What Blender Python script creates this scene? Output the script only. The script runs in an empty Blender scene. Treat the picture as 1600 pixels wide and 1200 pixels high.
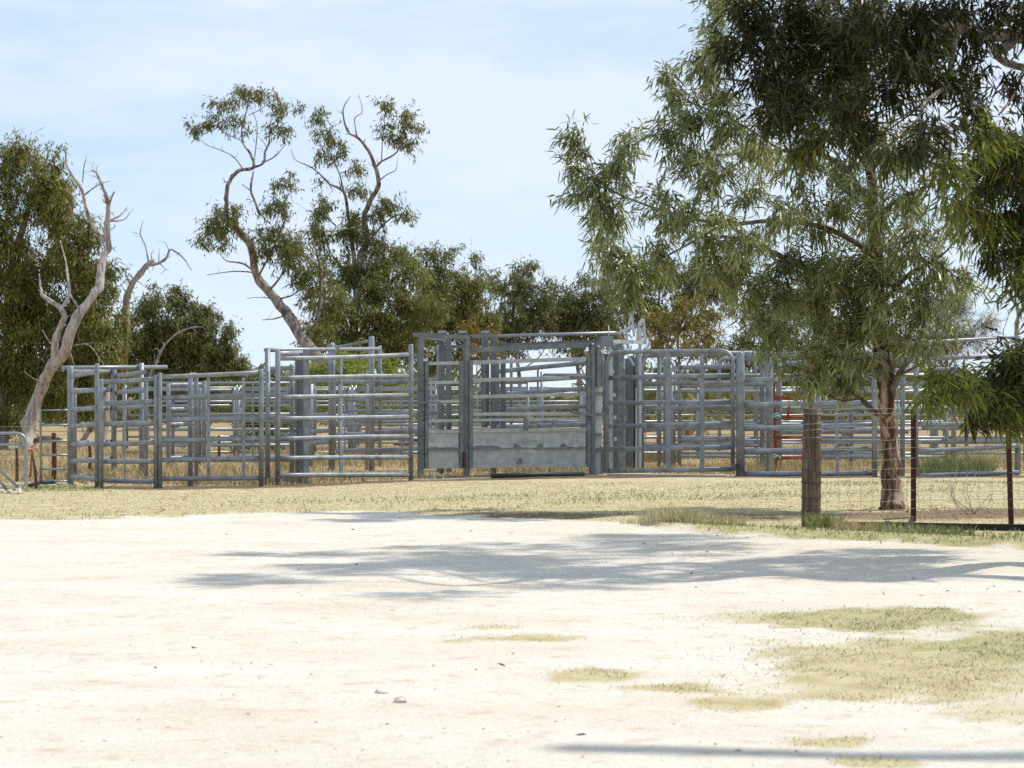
import bpy, math, random
import numpy as np
from mathutils import Vector, Matrix

random.seed(7)
RNG = np.random.default_rng(7)
R = math.radians
scene = bpy.context.scene
COL = scene.collection

# ------------------------------------------------------------------ camera, sky, sun, exposure
F, CH, HY = 3600.0, 1.4, 625.0          # focal length in photo pixels, eye height, horizon row (1600 x 1200 frame)
cam_d = bpy.data.cameras.new('camera')
cam = bpy.data.objects.new('camera', cam_d)
COL.objects.link(cam)
cam.location = (0, 0, CH)
cam.rotation_euler = (R(90), 0, 0)
cam_d.sensor_width = 36
cam_d.lens = F / 1600 * 36
cam_d.shift_y = (HY - 600) / 1600
cam_d.clip_start = 0.5
cam_d.clip_end = 9000
cam_d.dof.use_dof = True
cam_d.dof.focus_distance = 38
cam_d.dof.aperture_fstop = 7.5
scene.camera = cam

SUN_EL, SUN_AZ = R(53), R(22)            # azimuth measured from +X towards +Y
sdir = Vector((math.cos(SUN_EL) * math.cos(SUN_AZ), math.cos(SUN_EL) * math.sin(SUN_AZ), math.sin(SUN_EL)))
world = bpy.data.worlds.new('World')
scene.world = world
world.use_nodes = True
nt = world.node_tree
nt.nodes.clear()
sky = nt.nodes.new('ShaderNodeTexSky')
sky.sky_type = 'NISHITA'
sky.sun_disc = False
sky.sun_elevation = SUN_EL
sky.sun_rotation = math.atan2(sdir.x, sdir.y)
sky.altitude = 300
sky.air_density = 0.75
sky.dust_density = 0.05
sky.ozone_density = 3.5
tcw = nt.nodes.new('ShaderNodeTexCoord')
mpw = nt.nodes.new('ShaderNodeMapping'); mpw.inputs['Scale'].default_value = (4.5, 4.5, 20.0)
mpw.inputs['Rotation'].default_value = (0.0, R(6), 0.0)
nzw = nt.nodes.new('ShaderNodeTexNoise'); nzw.inputs['Scale'].default_value = 1.0
nzw.inputs['Detail'].default_value = 7; nzw.inputs['Roughness'].default_value = 0.6; nzw.inputs['Distortion'].default_value = 0.25
rpw = nt.nodes.new('ShaderNodeValToRGB')
rpw.color_ramp.elements[0].position = 0.40; rpw.color_ramp.elements[0].color = (0.0, 0.0, 0.0, 1)
rpw.color_ramp.elements[1].position = 0.63; rpw.color_ramp.elements[1].color = (0.8, 0.8, 0.8, 1)
mxw = nt.nodes.new('ShaderNodeMixRGB'); mxw.inputs['Color2'].default_value = (4.05, 4.45, 5.2, 1)
bgw = nt.nodes.new('ShaderNodeBackground'); bgw.inputs['Strength'].default_value = 0.142
out = nt.nodes.new('ShaderNodeOutputWorld')
L = nt.links
L.new(tcw.outputs['Generated'], mpw.inputs['Vector']); L.new(mpw.outputs['Vector'], nzw.inputs['Vector'])
L.new(nzw.outputs['Fac'], rpw.inputs['Fac']); L.new(rpw.outputs['Color'], mxw.inputs['Fac'])
gmw = nt.nodes.new('ShaderNodeGamma'); gmw.inputs['Gamma'].default_value = 0.5      # thin high haze evens the sky out
tnt = nt.nodes.new('ShaderNodeMixRGB'); tnt.blend_type = 'MULTIPLY'; tnt.inputs['Fac'].default_value = 1.0; tnt.inputs['Color2'].default_value = (1.9, 1.9, 1.9, 1)
hzw = nt.nodes.new('ShaderNodeMixRGB'); hzw.inputs['Fac'].default_value = 0.42; hzw.inputs['Color2'].default_value = (2.55, 3.6, 5.0, 1)
L.new(sky.outputs['Color'], gmw.inputs['Color']); L.new(gmw.outputs['Color'], tnt.inputs['Color1']); L.new(tnt.outputs['Color'], hzw.inputs['Color1'])
L.new(hzw.outputs['Color'], mxw.inputs['Color1']); L.new(mxw.outputs['Color'], bgw.inputs['Color'])
L.new(bgw.outputs['Background'], out.inputs['Surface'])

sun_d = bpy.data.lights.new('sun', 'SUN')
sun_d.energy = 2.8
sun_d.angle = R(0.9)
sun_d.color = (1.0, 0.95, 0.87)
sun = bpy.data.objects.new('sun', sun_d)
COL.objects.link(sun)
sun.rotation_euler = (-sdir).to_track_quat('-Z', 'Y').to_euler()
sun.location = (20, 20, 40)

vs = scene.view_settings
vs.view_transform = 'Standard'; vs.look = 'None'; vs.gamma = 1.0; vs.use_curve_mapping = False
vs.exposure = 0.56
scene.cycles.max_bounces = 6
scene.cycles.diffuse_bounces = 2
scene.cycles.transmission_bounces = 4
scene.cycles.use_denoising = False

# ------------------------------------------------------------------ helpers
def W(px, py, D):
    """a point of the place seen at photo position (px, py) and standing D metres away"""
    return Vector(((px - 800) / F * D, D, CH - (py - HY) / F * D))

def GD(py):
    return CH * F / (py - HY)

def new_mat(name):
    m = bpy.data.materials.new(name); m.use_nodes = True
    n = m.node_tree; n.nodes.clear()
    o = n.nodes.new('ShaderNodeOutputMaterial')
    return m, n, o

def ramp(n, stops):
    r = n.nodes.new('ShaderNodeValToRGB')
    e = r.color_ramp.elements
    while len(e) < len(stops): e.new(0.5)
    for k, (p, c) in enumerate(stops):
        e[k].position = p; e[k].color = (*c, 1)
    return r

def surf_mat(name, stops, scale=(1, 1, 1), nscale=6, detail=5, rough=0.8, metal=0.0, bump=0.0, bscale=None, distort=0.0, coord='Object', spec=0.3, island=0.0):
    m, n, o = new_mat(name)
    tc = n.nodes.new('ShaderNodeTexCoord')
    mp = n.nodes.new('ShaderNodeMapping'); mp.inputs['Scale'].default_value = scale
    nz = n.nodes.new('ShaderNodeTexNoise'); nz.inputs['Scale'].default_value = nscale
    nz.inputs['Detail'].default_value = detail; nz.inputs['Roughness'].default_value = 0.62; nz.inputs['Distortion'].default_value = distort
    rp = ramp(n, stops)
    b = n.nodes.new('ShaderNodeBsdfPrincipled')
    b.inputs['Roughness'].default_value = rough; b.inputs['Metallic'].default_value = metal
    b.inputs['Specular IOR Level'].default_value = spec
    l = n.links
    l.new(tc.outputs[coord], mp.inputs['Vector']); l.new(mp.outputs['Vector'], nz.inputs['Vector'])
    fac = nz.outputs['Fac']
    if island:
        g = n.nodes.new('ShaderNodeNewGeometry')
        ma = n.nodes.new('ShaderNodeMath'); ma.operation = 'MULTIPLY_ADD'
        ma.inputs[1].default_value = island
        mb = n.nodes.new('ShaderNodeMath'); mb.operation = 'SUBTRACT'; mb.inputs[1].default_value = island / 2
        l.new(g.outputs['Random Per Island'], ma.inputs[0]); l.new(fac, ma.inputs[2]); l.new(ma.outputs[0], mb.inputs[0])
        fac = mb.outputs[0]
    l.new(fac, rp.inputs['Fac']); l.new(rp.outputs['Color'], b.inputs['Base Color'])
    if bump:
        nb = n.nodes.new('ShaderNodeTexNoise'); nb.inputs['Scale'].default_value = bscale or nscale * 3
        nb.inputs['Detail'].default_value = 6
        l.new(mp.outputs['Vector'], nb.inputs['Vector'])
        bp = n.nodes.new('ShaderNodeBump'); bp.inputs['Strength'].default_value = bump; bp.inputs['Distance'].default_value = 0.02
        l.new(nb.outputs['Fac'], bp.inputs['Height']); l.new(bp.outputs['Normal'], b.inputs['Normal'])
    l.new(b.outputs['BSDF'], o.inputs['Surface'])
    return m

LEAF = 1.2
def leaf_mat(name, stops, trans=0.32, rough=0.5, spec=0.22):
    m, n, o = new_mat(name)
    g = n.nodes.new('ShaderNodeNewGeometry')
    tc = n.nodes.new('ShaderNodeTexCoord')
    nz = n.nodes.new('ShaderNodeTexNoise'); nz.inputs['Scale'].default_value = 0.9; nz.inputs['Detail'].default_value = 3
    mx = n.nodes.new('ShaderNodeMath'); mx.operation = 'MULTIPLY_ADD'; mx.inputs[1].default_value = 0.55
    mm = n.nodes.new('ShaderNodeMath'); mm.operation = 'MULTIPLY_ADD'; mm.inputs[1].default_value = 0.9; mm.inputs[2].default_value = -0.22
    rp = ramp(n, [(p, tuple(LEAF * v * q for v, q in zip(c, (1.0, 1.04, 0.88)))) for p, c in stops])
    b = n.nodes.new('ShaderNodeBsdfPrincipled'); b.inputs['Roughness'].default_value = rough
    b.inputs['Specular IOR Level'].default_value = spec
    t = n.nodes.new('ShaderNodeBsdfTranslucent')
    hs = n.nodes.new('ShaderNodeHueSaturation'); hs.inputs['Hue'].default_value = 0.485; hs.inputs['Value'].default_value = 1.5
    ms = n.nodes.new('ShaderNodeMixShader'); ms.inputs['Fac'].default_value = trans
    l = n.links
    l.new(tc.outputs['Object'], nz.inputs['Vector'])
    l.new(nz.outputs['Fac'], mm.inputs[0])
    l.new(g.outputs['Random Per Island'], mx.inputs[0]); l.new(mm.outputs[0], mx.inputs[2])
    l.new(mx.outputs[0], rp.inputs['Fac'])
    l.new(rp.outputs['Color'], b.inputs['Base Color']); l.new(rp.outputs['Color'], hs.inputs['Color'])
    l.new(hs.outputs['Color'], t.inputs['Color'])
    l.new(b.outputs['BSDF'], ms.inputs[1]); l.new(t.outputs['BSDF'], ms.inputs[2])
    l.new(ms.outputs['Shader'], o.inputs['Surface'])
    return m

M = {}
M['galv'] = surf_mat('galvanised_steel', [(0.24, (0.13, 0.095, 0.07)), (0.31, (0.16, 0.175, 0.19)), (0.5, (0.25, 0.273, 0.293)), (0.72, (0.35, 0.377, 0.398))], nscale=5, rough=0.52, metal=0.35, bump=0.10, bscale=30, spec=0.45)
M['galv_mid'] = surf_mat('grey_painted_galvanised_steel', [(0.26, (0.11, 0.085, 0.065)), (0.34, (0.105, 0.115, 0.12)), (0.6, (0.165, 0.18, 0.187)), (0.78, (0.225, 0.242, 0.248))], nscale=5, rough=0.55, metal=0.3, bump=0.1, bscale=30)
M['gate_rail'] = surf_mat('pale_grey_gate_rail', [(0.3, (0.25, 0.265, 0.255)), (0.6, (0.36, 0.38, 0.365)), (0.75, (0.42, 0.44, 0.42))], nscale=5, rough=0.55, metal=0.2, bump=0.1, bscale=30)
M['arm_pale'] = surf_mat('pale_blue_grey_paint', [(0.3, (0.44, 0.49, 0.49)), (0.7, (0.58, 0.63, 0.63))], nscale=5, rough=0.6)
M['galv_dark'] = surf_mat('dull_galvanised_steel', [(0.3, (0.11, 0.122, 0.132)), (0.7, (0.21, 0.228, 0.24))], nscale=4, rough=0.5, metal=0.5, bump=0.08, bscale=30)
M['galv_pale'] = surf_mat('pale_galvanised_tube', [(0.3, (0.23, 0.25, 0.265)), (0.7, (0.35, 0.375, 0.39))], nscale=4, rough=0.4, metal=0.4)
M['sheet'] = surf_mat('spangled_zinc_sheet', [(0.3, (0.30, 0.315, 0.30)), (0.5, (0.40, 0.415, 0.395)), (0.7, (0.48, 0.49, 0.47))], nscale=7, rough=0.65, metal=0.1, bump=0.06, bscale=60)
M['stain'] = surf_mat('dark_zinc_paint', [(0.3, (0.10, 0.11, 0.12)), (0.7, (0.16, 0.17, 0.18))], nscale=9, rough=0.6)
M['rust'] = surf_mat('rust_red_primer', [(0.3, (0.17, 0.045, 0.022)), (0.6, (0.36, 0.095, 0.035)), (0.8, (0.42, 0.14, 0.06))], nscale=6, rough=0.75)
M['picket'] = surf_mat('rusty_picket_steel', [(0.3, (0.035, 0.018, 0.015)), (0.7, (0.10, 0.038, 0.028))], nscale=9, rough=0.8)
M['wood'] = surf_mat('weathered_timber', [(0.30, (0.030, 0.020, 0.013)), (0.45, (0.105, 0.075, 0.048)), (0.58, (0.185, 0.140, 0.098)), (0.75, (0.28, 0.235, 0.175))], scale=(14, 14, 0.8), nscale=2.6, detail=9, rough=0.9, bump=0.9, bscale=6)
M['redwood'] = surf_mat('red_brown_timber', [(0.3, (0.07, 0.032, 0.020)), (0.7, (0.20, 0.10, 0.065))], scale=(8, 8, 1), nscale=2.5, rough=0.9, bump=0.8, bscale=7)
M['deadwood'] = surf_mat('bleached_deadwood', [(0.30, (0.09, 0.062, 0.048)), (0.40, (0.27, 0.22, 0.185)), (0.52, (0.46, 0.40, 0.355)), (0.7, (0.56, 0.50, 0.455))], scale=(4.5, 4.5, 0.6), nscale=2.4, detail=9, rough=0.9, bump=1.0, bscale=9, distort=0.5)
M['gumbark'] = surf_mat('peeling_gum_bark', [(0.36, (0.035, 0.016, 0.010)), (0.44, (0.13, 0.062, 0.034)), (0.50, (0.19, 0.11, 0.065)), (0.53, (0.36, 0.27, 0.18)), (0.66, (0.47, 0.39, 0.29))], scale=(4.5, 4.5, 0.75), nscale=2.0, detail=9, rough=0.9, bump=1.0, bscale=9, distort=0.35)
M['limbbark'] = surf_mat('grey_brown_limb_bark', [(0.34, (0.05, 0.034, 0.026)), (0.44, (0.18, 0.14, 0.11)), (0.54, (0.34, 0.285, 0.24)), (0.68, (0.46, 0.40, 0.35))], scale=(3.4, 3.4, 0.7), nscale=2.4, detail=9, rough=0.9, bump=1.0, bscale=9)
M['greybark'] = surf_mat('smooth_grey_bark', [(0.3, (0.06, 0.045, 0.035)), (0.5, (0.15, 0.125, 0.10)), (0.72, (0.30, 0.26, 0.21))], scale=(2, 2, 0.7), nscale=3, rough=0.9, bump=0.5, bscale=9)
M['twig'] = surf_mat('twig_bark', [(0.3, (0.055, 0.030, 0.022)), (0.7, (0.16, 0.11, 0.085))], nscale=3, rough=0.9)
M['wire'] = surf_mat('fence_wire', [(0.3, (0.20, 0.19, 0.18)), (0.7, (0.42, 0.41, 0.40))], nscale=3, rough=0.5, metal=0.5)
M['stone'] = surf_mat('limestone_rock', [(0.3, (0.58, 0.46, 0.32)), (0.7, (0.78, 0.70, 0.60))], nscale=7, rough=0.95, bump=0.8, bscale=20)
M['black'] = surf_mat('black_rubber', [(0.3, (0.012, 0.012, 0.012)), (0.7, (0.035, 0.032, 0.03))], nscale=6, rough=0.7)
M['green_pipe'] = surf_mat('dark_green_pipe', [(0.3, (0.012, 0.03, 0.028)), (0.7, (0.03, 0.055, 0.05))], nscale=6, rough=0.5)
M['blue_rope'] = surf_mat('blue_twine', [(0.3, (0.15, 0.42, 0.48)), (0.7, (0.35, 0.62, 0.66))], nscale=20, rough=0.8)
M['orange_rope'] = surf_mat('orange_twine', [(0.3, (0.55, 0.22, 0.10)), (0.7, (0.68, 0.38, 0.22))], nscale=20, rough=0.8)
M['paint_green'] = surf_mat('green_stencil_paint', [(0.3, (0.24, 0.33, 0.20)), (0.7, (0.31, 0.38, 0.26))], nscale=20, rough=0.8)
M['concrete'] = surf_mat('pale_concrete', [(0.3, (0.44, 0.38, 0.32)), (0.7, (0.60, 0.55, 0.48))], nscale=5, rough=0.95, bump=0.4, bscale=20)
M['straw'] = surf_mat('dry_straw_grass', [(0.30, (0.29, 0.20, 0.09)), (0.5, (0.49, 0.38, 0.19)), (0.7, (0.62, 0.51, 0.29))], nscale=0.8, rough=0.8, island=0.35)
M['lawn'] = surf_mat('short_mown_grass', [(0.24, (0.33, 0.34, 0.14)), (0.40, (0.50, 0.46, 0.24)), (0.55, (0.61, 0.53, 0.31)), (0.75, (0.68, 0.60, 0.38))], nscale=0.5, rough=0.8, island=0.35)
M['greengrass'] = surf_mat('green_grass', [(0.30, (0.15, 0.18, 0.055)), (0.5, (0.28, 0.30, 0.11)), (0.72, (0.48, 0.44, 0.23))], nscale=0.9, rough=0.75, island=0.4)
M['litter'] = surf_mat('fallen_leaf_litter', [(0.3, (0.055, 0.028, 0.018)), (0.7, (0.20, 0.11, 0.065))], nscale=9, rough=0.9, island=0.6)
M['pebble'] = surf_mat('limestone_pebbles', [(0.3, (0.42, 0.34, 0.26)), (0.7, (0.68, 0.62, 0.54))], nscale=9, rough=0.95, island=0.5)
# foliage of the different trees
M['leaf_gum'] = leaf_mat('grey_green_gum_leaves', [(0.05, (0.050, 0.058, 0.018)), (0.35, (0.120, 0.134, 0.044)), (0.65, (0.215, 0.226, 0.090)), (0.88, (0.36, 0.355, 0.165)), (0.985, (0.32, 0.15, 0.05))], trans=0.22, rough=0.36, spec=0.5)
M['leaf_shaded'] = leaf_mat('shaded_gum_leaves', [(0.1, (0.020, 0.018, 0.008)), (0.5, (0.034, 0.034, 0.011)), (0.78, (0.075, 0.083, 0.018)), (0.93, (0.15, 0.17, 0.03)), (0.98, (0.10, 0.042, 0.018))], trans=0.24, rough=0.5)  # shade under the overhanging crown is put into this leaf colour
M['leaf_sunlit'] = leaf_mat('sunlit_yellow_green_gum_leaves', [(0.1, (0.045, 0.048, 0.012)), (0.4, (0.085, 0.095, 0.020)), (0.7, (0.16, 0.175, 0.035)), (0.92, (0.24, 0.255, 0.06)), (0.985, (0.16, 0.07, 0.03))], trans=0.34)  # lit copy of the overhanging gum's leaves, sunlight put into the colour
M['leaf_left'] = leaf_mat('yellow_green_gum_leaves', [(0.1, (0.062, 0.066, 0.018)), (0.45, (0.125, 0.122, 0.032)), (0.75, (0.22, 0.205, 0.050)), (0.95, (0.31, 0.18, 0.07))], trans=0.3)
M['leaf_mid'] = leaf_mat('olive_gum_leaves', [(0.1, (0.068, 0.074, 0.022)), (0.45, (0.120, 0.126, 0.037)), (0.75, (0.185, 0.178, 0.060)), (0.95, (0.26, 0.195, 0.08))], trans=0.28)
M['leaf_far'] = leaf_mat('dusty_olive_leaves', [(0.1, (0.072, 0.078, 0.030)), (0.5, (0.125, 0.128, 0.049)), (0.8, (0.175, 0.165, 0.068)), (0.96, (0.24, 0.18, 0.08))], trans=0.25)
M['leaf_gold'] = leaf_mat('golden_olive_leaves', [(0.1, (0.10, 0.085, 0.026)), (0.5, (0.17, 0.14, 0.038)), (0.8, (0.25, 0.19, 0.055)), (0.96, (0.30, 0.20, 0.06))], trans=0.28)
M['leaf_lime'] = leaf_mat('lime_wattle_leaves', [(0.1, (0.12, 0.15, 0.032)), (0.5, (0.20, 0.23, 0.050)), (0.8, (0.28, 0.29, 0.075)), (0.96, (0.33, 0.29, 0.10))], trans=0.35)
M['leaf_oak'] = leaf_mat('grey_brown_needles', [(0.1, (0.095, 0.080, 0.048)), (0.5, (0.16, 0.135, 0.082)), (0.9, (0.22, 0.18, 0.11))], trans=0.2)

class MB:
    """collects shapes in place coordinates; build() links them as ONE mesh object"""
    def __init__(s): s.v = []; s.f = []; s.smooth = []
    def add(s, vs_, fs, sm=True):
        o = len(s.v); s.v += [tuple(v) for v in vs_]
        for f in fs: s.f.append(tuple(i + o for i in f)); s.smooth.append(sm)
    def tube(s, pts, rad, n=8, cap=True, flat=None):
        """pts: polyline; rad: one radius or a list; flat=(w, h): oval section, w across and h up"""
        pts = [Vector(p) for p in pts]
        if not isinstance(rad, (list, tuple)): rad = [rad] * len(pts)
        vs_ = []; fs = []
        t0 = (pts[1] - pts[0]).normalized()
        u = Vector((0, 0, 1)) if abs(t0.z) < 0.9 else Vector((0, 1, 0))
        for i, p in enumerate(pts):
            a = pts[max(i - 1, 0)]; b = pts[min(i + 1, len(pts) - 1)]
            t = (b - a).normalized()
            sd = t.cross(u)
            if sd.length < 1e-4: sd = t.cross(Vector((1, 0, 0)))
            sd.normalize(); up = sd.cross(t).normalized(); u = up
            w, h = (flat[0] / 2, flat[1] / 2) if flat else (rad[i], rad[i])
            for k in range(n):
                an = 2 * math.pi * (k + 0.5) / n
                vs_.append(p + sd * (math.cos(an) * w) + up * (math.sin(an) * h))
        for i in range(len(pts) - 1):
            for k in range(n):
                fs.append((i * n + k, i * n + (k + 1) % n, (i + 1) * n + (k + 1) % n, (i + 1) * n + k))
        s.add(vs_, fs)
        if cap:
            o = len(s.v) - len(vs_)
            s.f.append(tuple(o + k for k in range(n))[::-1]); s.smooth.append(False)
            e = o + (len(pts) - 1) * n
            s.f.append(tuple(e + k for k in range(n))); s.smooth.append(False)
        return s
    def bar(s, p0, p1, w, h, up=(0, 0, 1)):
        """rectangular section: w across, h along up"""
        p0, p1 = Vector(p0), Vector(p1); t = (p1 - p0).normalized()
        up = Vector(up)
        if abs(t.dot(up)) > 0.95: up = Vector((0, 1, 0))
        sd = t.cross(up).normalized(); up = sd.cross(t).normalized()
        vs_ = []
        for p in (p0, p1):
            for a, b in ((-1, -1), (1, -1), (1, 1), (-1, 1)):
                vs_.append(p + sd * (a * w / 2) + up * (b * h / 2))
        s.add(vs_, [(0, 1, 2, 3)[::-1], (4, 5, 6, 7), (0, 1, 5, 4), (1, 2, 6, 5), (2, 3, 7, 6), (3, 0, 4, 7)], False)
        return s
    def upright(s, p0, p1, along, w, d):
        """square post from p0 up to p1, w wide along the horizontal direction along, d deep"""
        p0, p1 = Vector(p0), Vector(p1); a = Vector(along); a.z = 0; a.normalize(); b = Vector((-a.y, a.x, 0))
        vs_ = []
        for p in (p0, p1):
            for i, j in ((-1, -1), (1, -1), (1, 1), (-1, 1)):
                vs_.append(p + a * (i * w / 2) + b * (j * d / 2))
        s.add(vs_, [(0, 1, 2, 3)[::-1], (4, 5, 6, 7), (0, 1, 5, 4), (1, 2, 6, 5), (2, 3, 7, 6), (3, 0, 4, 7)], False)
        return s
    def build(s, name, mat, parent=None, kind=None, label=None):
        me = bpy.data.meshes.new(name)
        off = parent_origin(parent)
        me.from_pydata([(x - off.x, y - off.y, z - off.z) for x, y, z in s.v], [], s.f)
        me.polygons.foreach_set('use_smooth', s.smooth)
        me.materials.append(mat); me.update()
        return link(name, me, parent, kind, label)

def parent_origin(p):
    o = Vector((0, 0, 0))
    while p is not None: o += p.location; p = p.parent
    return o

def link(name, me, parent=None, kind=None, label=None):
    o = bpy.data.objects.new(name, me)
    COL.objects.link(o)
    if parent is not None: o.parent = parent
    if kind: o['kind'] = kind
    if label: o['label'] = label
    return o

def thing(name, label, cat, loc, group=None):
    o = bpy.data.objects.new(name, None); COL.objects.link(o)
    o.empty_display_size = 0.2; o.location = loc
    return tag(o, label, cat, group)

def tag(o, label, cat, group=None):
    o['label'] = label; o['category'] = cat
    if group: o['group'] = group
    return o

def catmull(pts, sub=4):
    """pts: list of tuples of equal length -> smooth list"""
    P = [np.array(p, float) for p in pts]
    if len(P) < 3: return P
    o = []
    for i in range(len(P) - 1):
        a = P[max(i - 1, 0)]; b = P[i]; c = P[i + 1]; d = P[min(i + 2, len(P) - 1)]
        for k in range(sub):
            t = k / sub
            o.append(0.5 * (2 * b + (c - a) * t + (2 * a - 5 * b + 4 * c - d) * t * t + (3 * b - a - 3 * c + d) * t ** 3))
    o.append(P[-1])
    return o

def tri_mesh(name, V, T, mat, parent=None, kind=None, label=None, smooth=False):
    """V (n,3), T (m,3) numpy"""
    off = parent_origin(parent)
    me = bpy.data.meshes.new(name)
    V = V - np.array(off)
    me.vertices.add(len(V)); me.vertices.foreach_set('co', V.astype(np.float32).ravel())
    me.loops.add(T.size); me.loops.foreach_set('vertex_index', T.astype(np.int32).ravel())
    k = T.shape[1]
    me.polygons.add(len(T)); me.polygons.foreach_set('loop_start', np.arange(0, T.size, k, dtype=np.int32))
    me.update(calc_edges=True); me.validate()
    me.materials.append(mat)
    if smooth: me.polygons.foreach_set('use_smooth', np.ones(len(T), bool))
    return link(name, me, parent, kind, label)

def unit(a): return a / np.maximum(np.linalg.norm(a, axis=1, keepdims=True), 1e-9)

# ------------------------------------------------------------------ ground: one sheet to the horizon
def smooth(a, b, x):
    t = np.clip((x - a) / (b - a), 0, 1); return t * t * (3 - 2 * t)

EDGE = [(-400, 811), (0, 809), (300, 806), (560, 800), (720, 807), (860, 812), (1000, 818), (1050, 832), (1150, 838), (1300, 843), (1450, 850), (1600, 859), (1900, 866)]
EX = np.array([(p - 800) / F * GD(q) for p, q in EDGE]); EY = np.array([GD(q) for p, q in EDGE])
oi = np.argsort(EX); EX = EX[oi]; EY = EY[oi]

def wav(X, Y, s, seed):
    r = np.random.default_rng(seed); o = np.zeros_like(X)
    for k in range(6):
        a = r.uniform(0, 2 * np.pi); f = s * 1.7 ** k * r.uniform(0.8, 1.2)
        o += np.sin((X * np.cos(a) + Y * np.sin(a)) * f + r.uniform(0, 6.28)) / 1.45 ** k
    return o / 2.4

BLOBS = [  # px, py, rx, ry, strength, green
    (1400, 978, 200, 26, 1.0, .55), (1580, 1005, 200, 36, 1.0, .6), (1480, 1062, 330, 46, 0.85, 0.22), (1180, 965, 100, 10, 0.6, 0.2), (1380, 1020, 260, 52, 0.78, 0.22), (1320, 1085, 160, 14, .8, .2), (1600, 1110, 200, 26, .62, .15),
    (770, 982, 45, 5, 0.6, 0.1), (830, 998, 110, 7, 0.85, 0.15), (720, 1002, 50, 6, 0.65, 0.1), (925, 1055, 85, 12, 0.95, 0.15), (1045, 1073, 95, 9, 0.95, 0.15),
    (1165, 1098, 90, 10, 0.9, 0.15), (1285, 1155, 105, 12, 0.9, 0.15), (1360, 1186, 80, 10, 0.85, 0.2), (700, 803, 50, 5, 0.7, 0.2), (400, 1010, 60, 5, .35, .1), (150, 1080, 90, 7, .3, .1)]
def blob_field(X, Y):
    g = np.zeros_like(X); gr = np.zeros_like(X)
    n = wav(X, Y, 2.0, 5) * 0.60 + wav(X, Y, 7.0, 6) * 0.28
    for px, py, rx, ry, st, gn in BLOBS:
        D = GD(py); cx = (px - 800) / F * D; wx = rx / F * D; wy = ry * D * D / (CH * F)
        d = np.sqrt(((X - cx) / wx) ** 2 + ((Y - D) / wy) ** 2) + n
        m = smooth(1.5, 0.2, d) * st * 0.95
        gr = np.where(m > g, gn, gr); g = np.maximum(g, m)
    return g, gr

def masks(X, Y):
    e = np.interp(X, EX, EY) + wav(X, Y, 0.8, 3) * 0.75 + wav(X, Y, 4.0, 13) * 0.35
    grass = smooth(-0.75, 0.75, Y - e)
    bf, bg = blob_field(X, Y)
    grass = np.maximum(grass, bf)
    # green: a lush fringe along the verge on the right, thin patches elsewhere
    fringe = smooth(1.6, 0.2, np.abs(Y - e - 0.9)) * smooth(1.2, 2.6, X)
    green = np.clip(fringe * 0.9 + 0.5 * smooth(-0.1, 0.9, wav(X, Y, 0.7, 9)), 0, 1)
    green = np.where(bf > 0.02, np.maximum(bg, green * 0.4), green)
    # grey-green sweep at the foot of the yards on the left
    cx, cy = (95 - 800) / F * 36.5, 36.5
    green = np.maximum(green, smooth(1.2, 0.3, np.sqrt(((X - cx) / 1.3) ** 2 + ((Y - cy) / 1.6) ** 2)) * 0.95)
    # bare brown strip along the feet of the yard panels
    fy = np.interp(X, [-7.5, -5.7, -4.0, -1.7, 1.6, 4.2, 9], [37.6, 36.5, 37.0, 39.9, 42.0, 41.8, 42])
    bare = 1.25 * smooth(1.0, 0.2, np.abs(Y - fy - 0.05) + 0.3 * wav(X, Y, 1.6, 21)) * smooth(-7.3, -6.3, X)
    litter = smooth(1.0, 0.2, np.abs(Y - 27.6 - 0.12 * X) / 1.6 + 0.4 * wav(X, Y, 1.3, 31)) * smooth(-2.2, -0.4, X) * 0.75  # brown leaf litter, with the gum's shade on the lawn painted in too
    return grass, green, bare, litter

def gheight(X, Y):
    g, _, _, _ = masks(X, Y)
    e = np.interp(X, EX, EY)
    berm = 0.05 * smooth(-0.1, 0.5, Y - e) * smooth(2.5, 0.8, Y - e) * smooth(0.5, 2.0, X)
    z = 0.012 * wav(X, Y, 0.9, 11) + 0.006 * wav(X, Y, 5.0, 12) + berm
    z = z * smooth(90, 60, Y)
    return z + 0.9 * smooth(90, 420, Y) * 0

def axis(parts):
    a = []
    for lo, hi, st in parts: a += list(np.arange(lo, hi, st))
    return np.array(a + [parts[-1][1]])
gx = axis([(-4000, -400, 600), (-400, -60, 40), (-60, -14, 4), (-14, -6, 0.25), (-6, 7, 0.075), (7, 14, 0.25), (14, 60, 4), (60, 400, 40), (400, 4000, 600)])
gy = axis([(-60, 4, 4), (4, 8, 0.3), (8, 30, 0.085), (30, 44, 0.16), (44, 70, 0.8), (70, 200, 8), (200, 1000, 80), (1000, 6000, 500)])
GX, GY = np.meshgrid(gx, gy)
gr_, gn_, ba_, li_ = masks(GX, GY)
GZ = gheight(GX, GY)
nx, ny = len(gx), len(gy)
idx = np.arange(nx * ny).reshape(ny, nx)
quads = np.stack([idx[:-1, :-1], idx[:-1, 1:], idx[1:, 1:], idx[1:, :-1]], -1).reshape(-1, 4)

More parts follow.
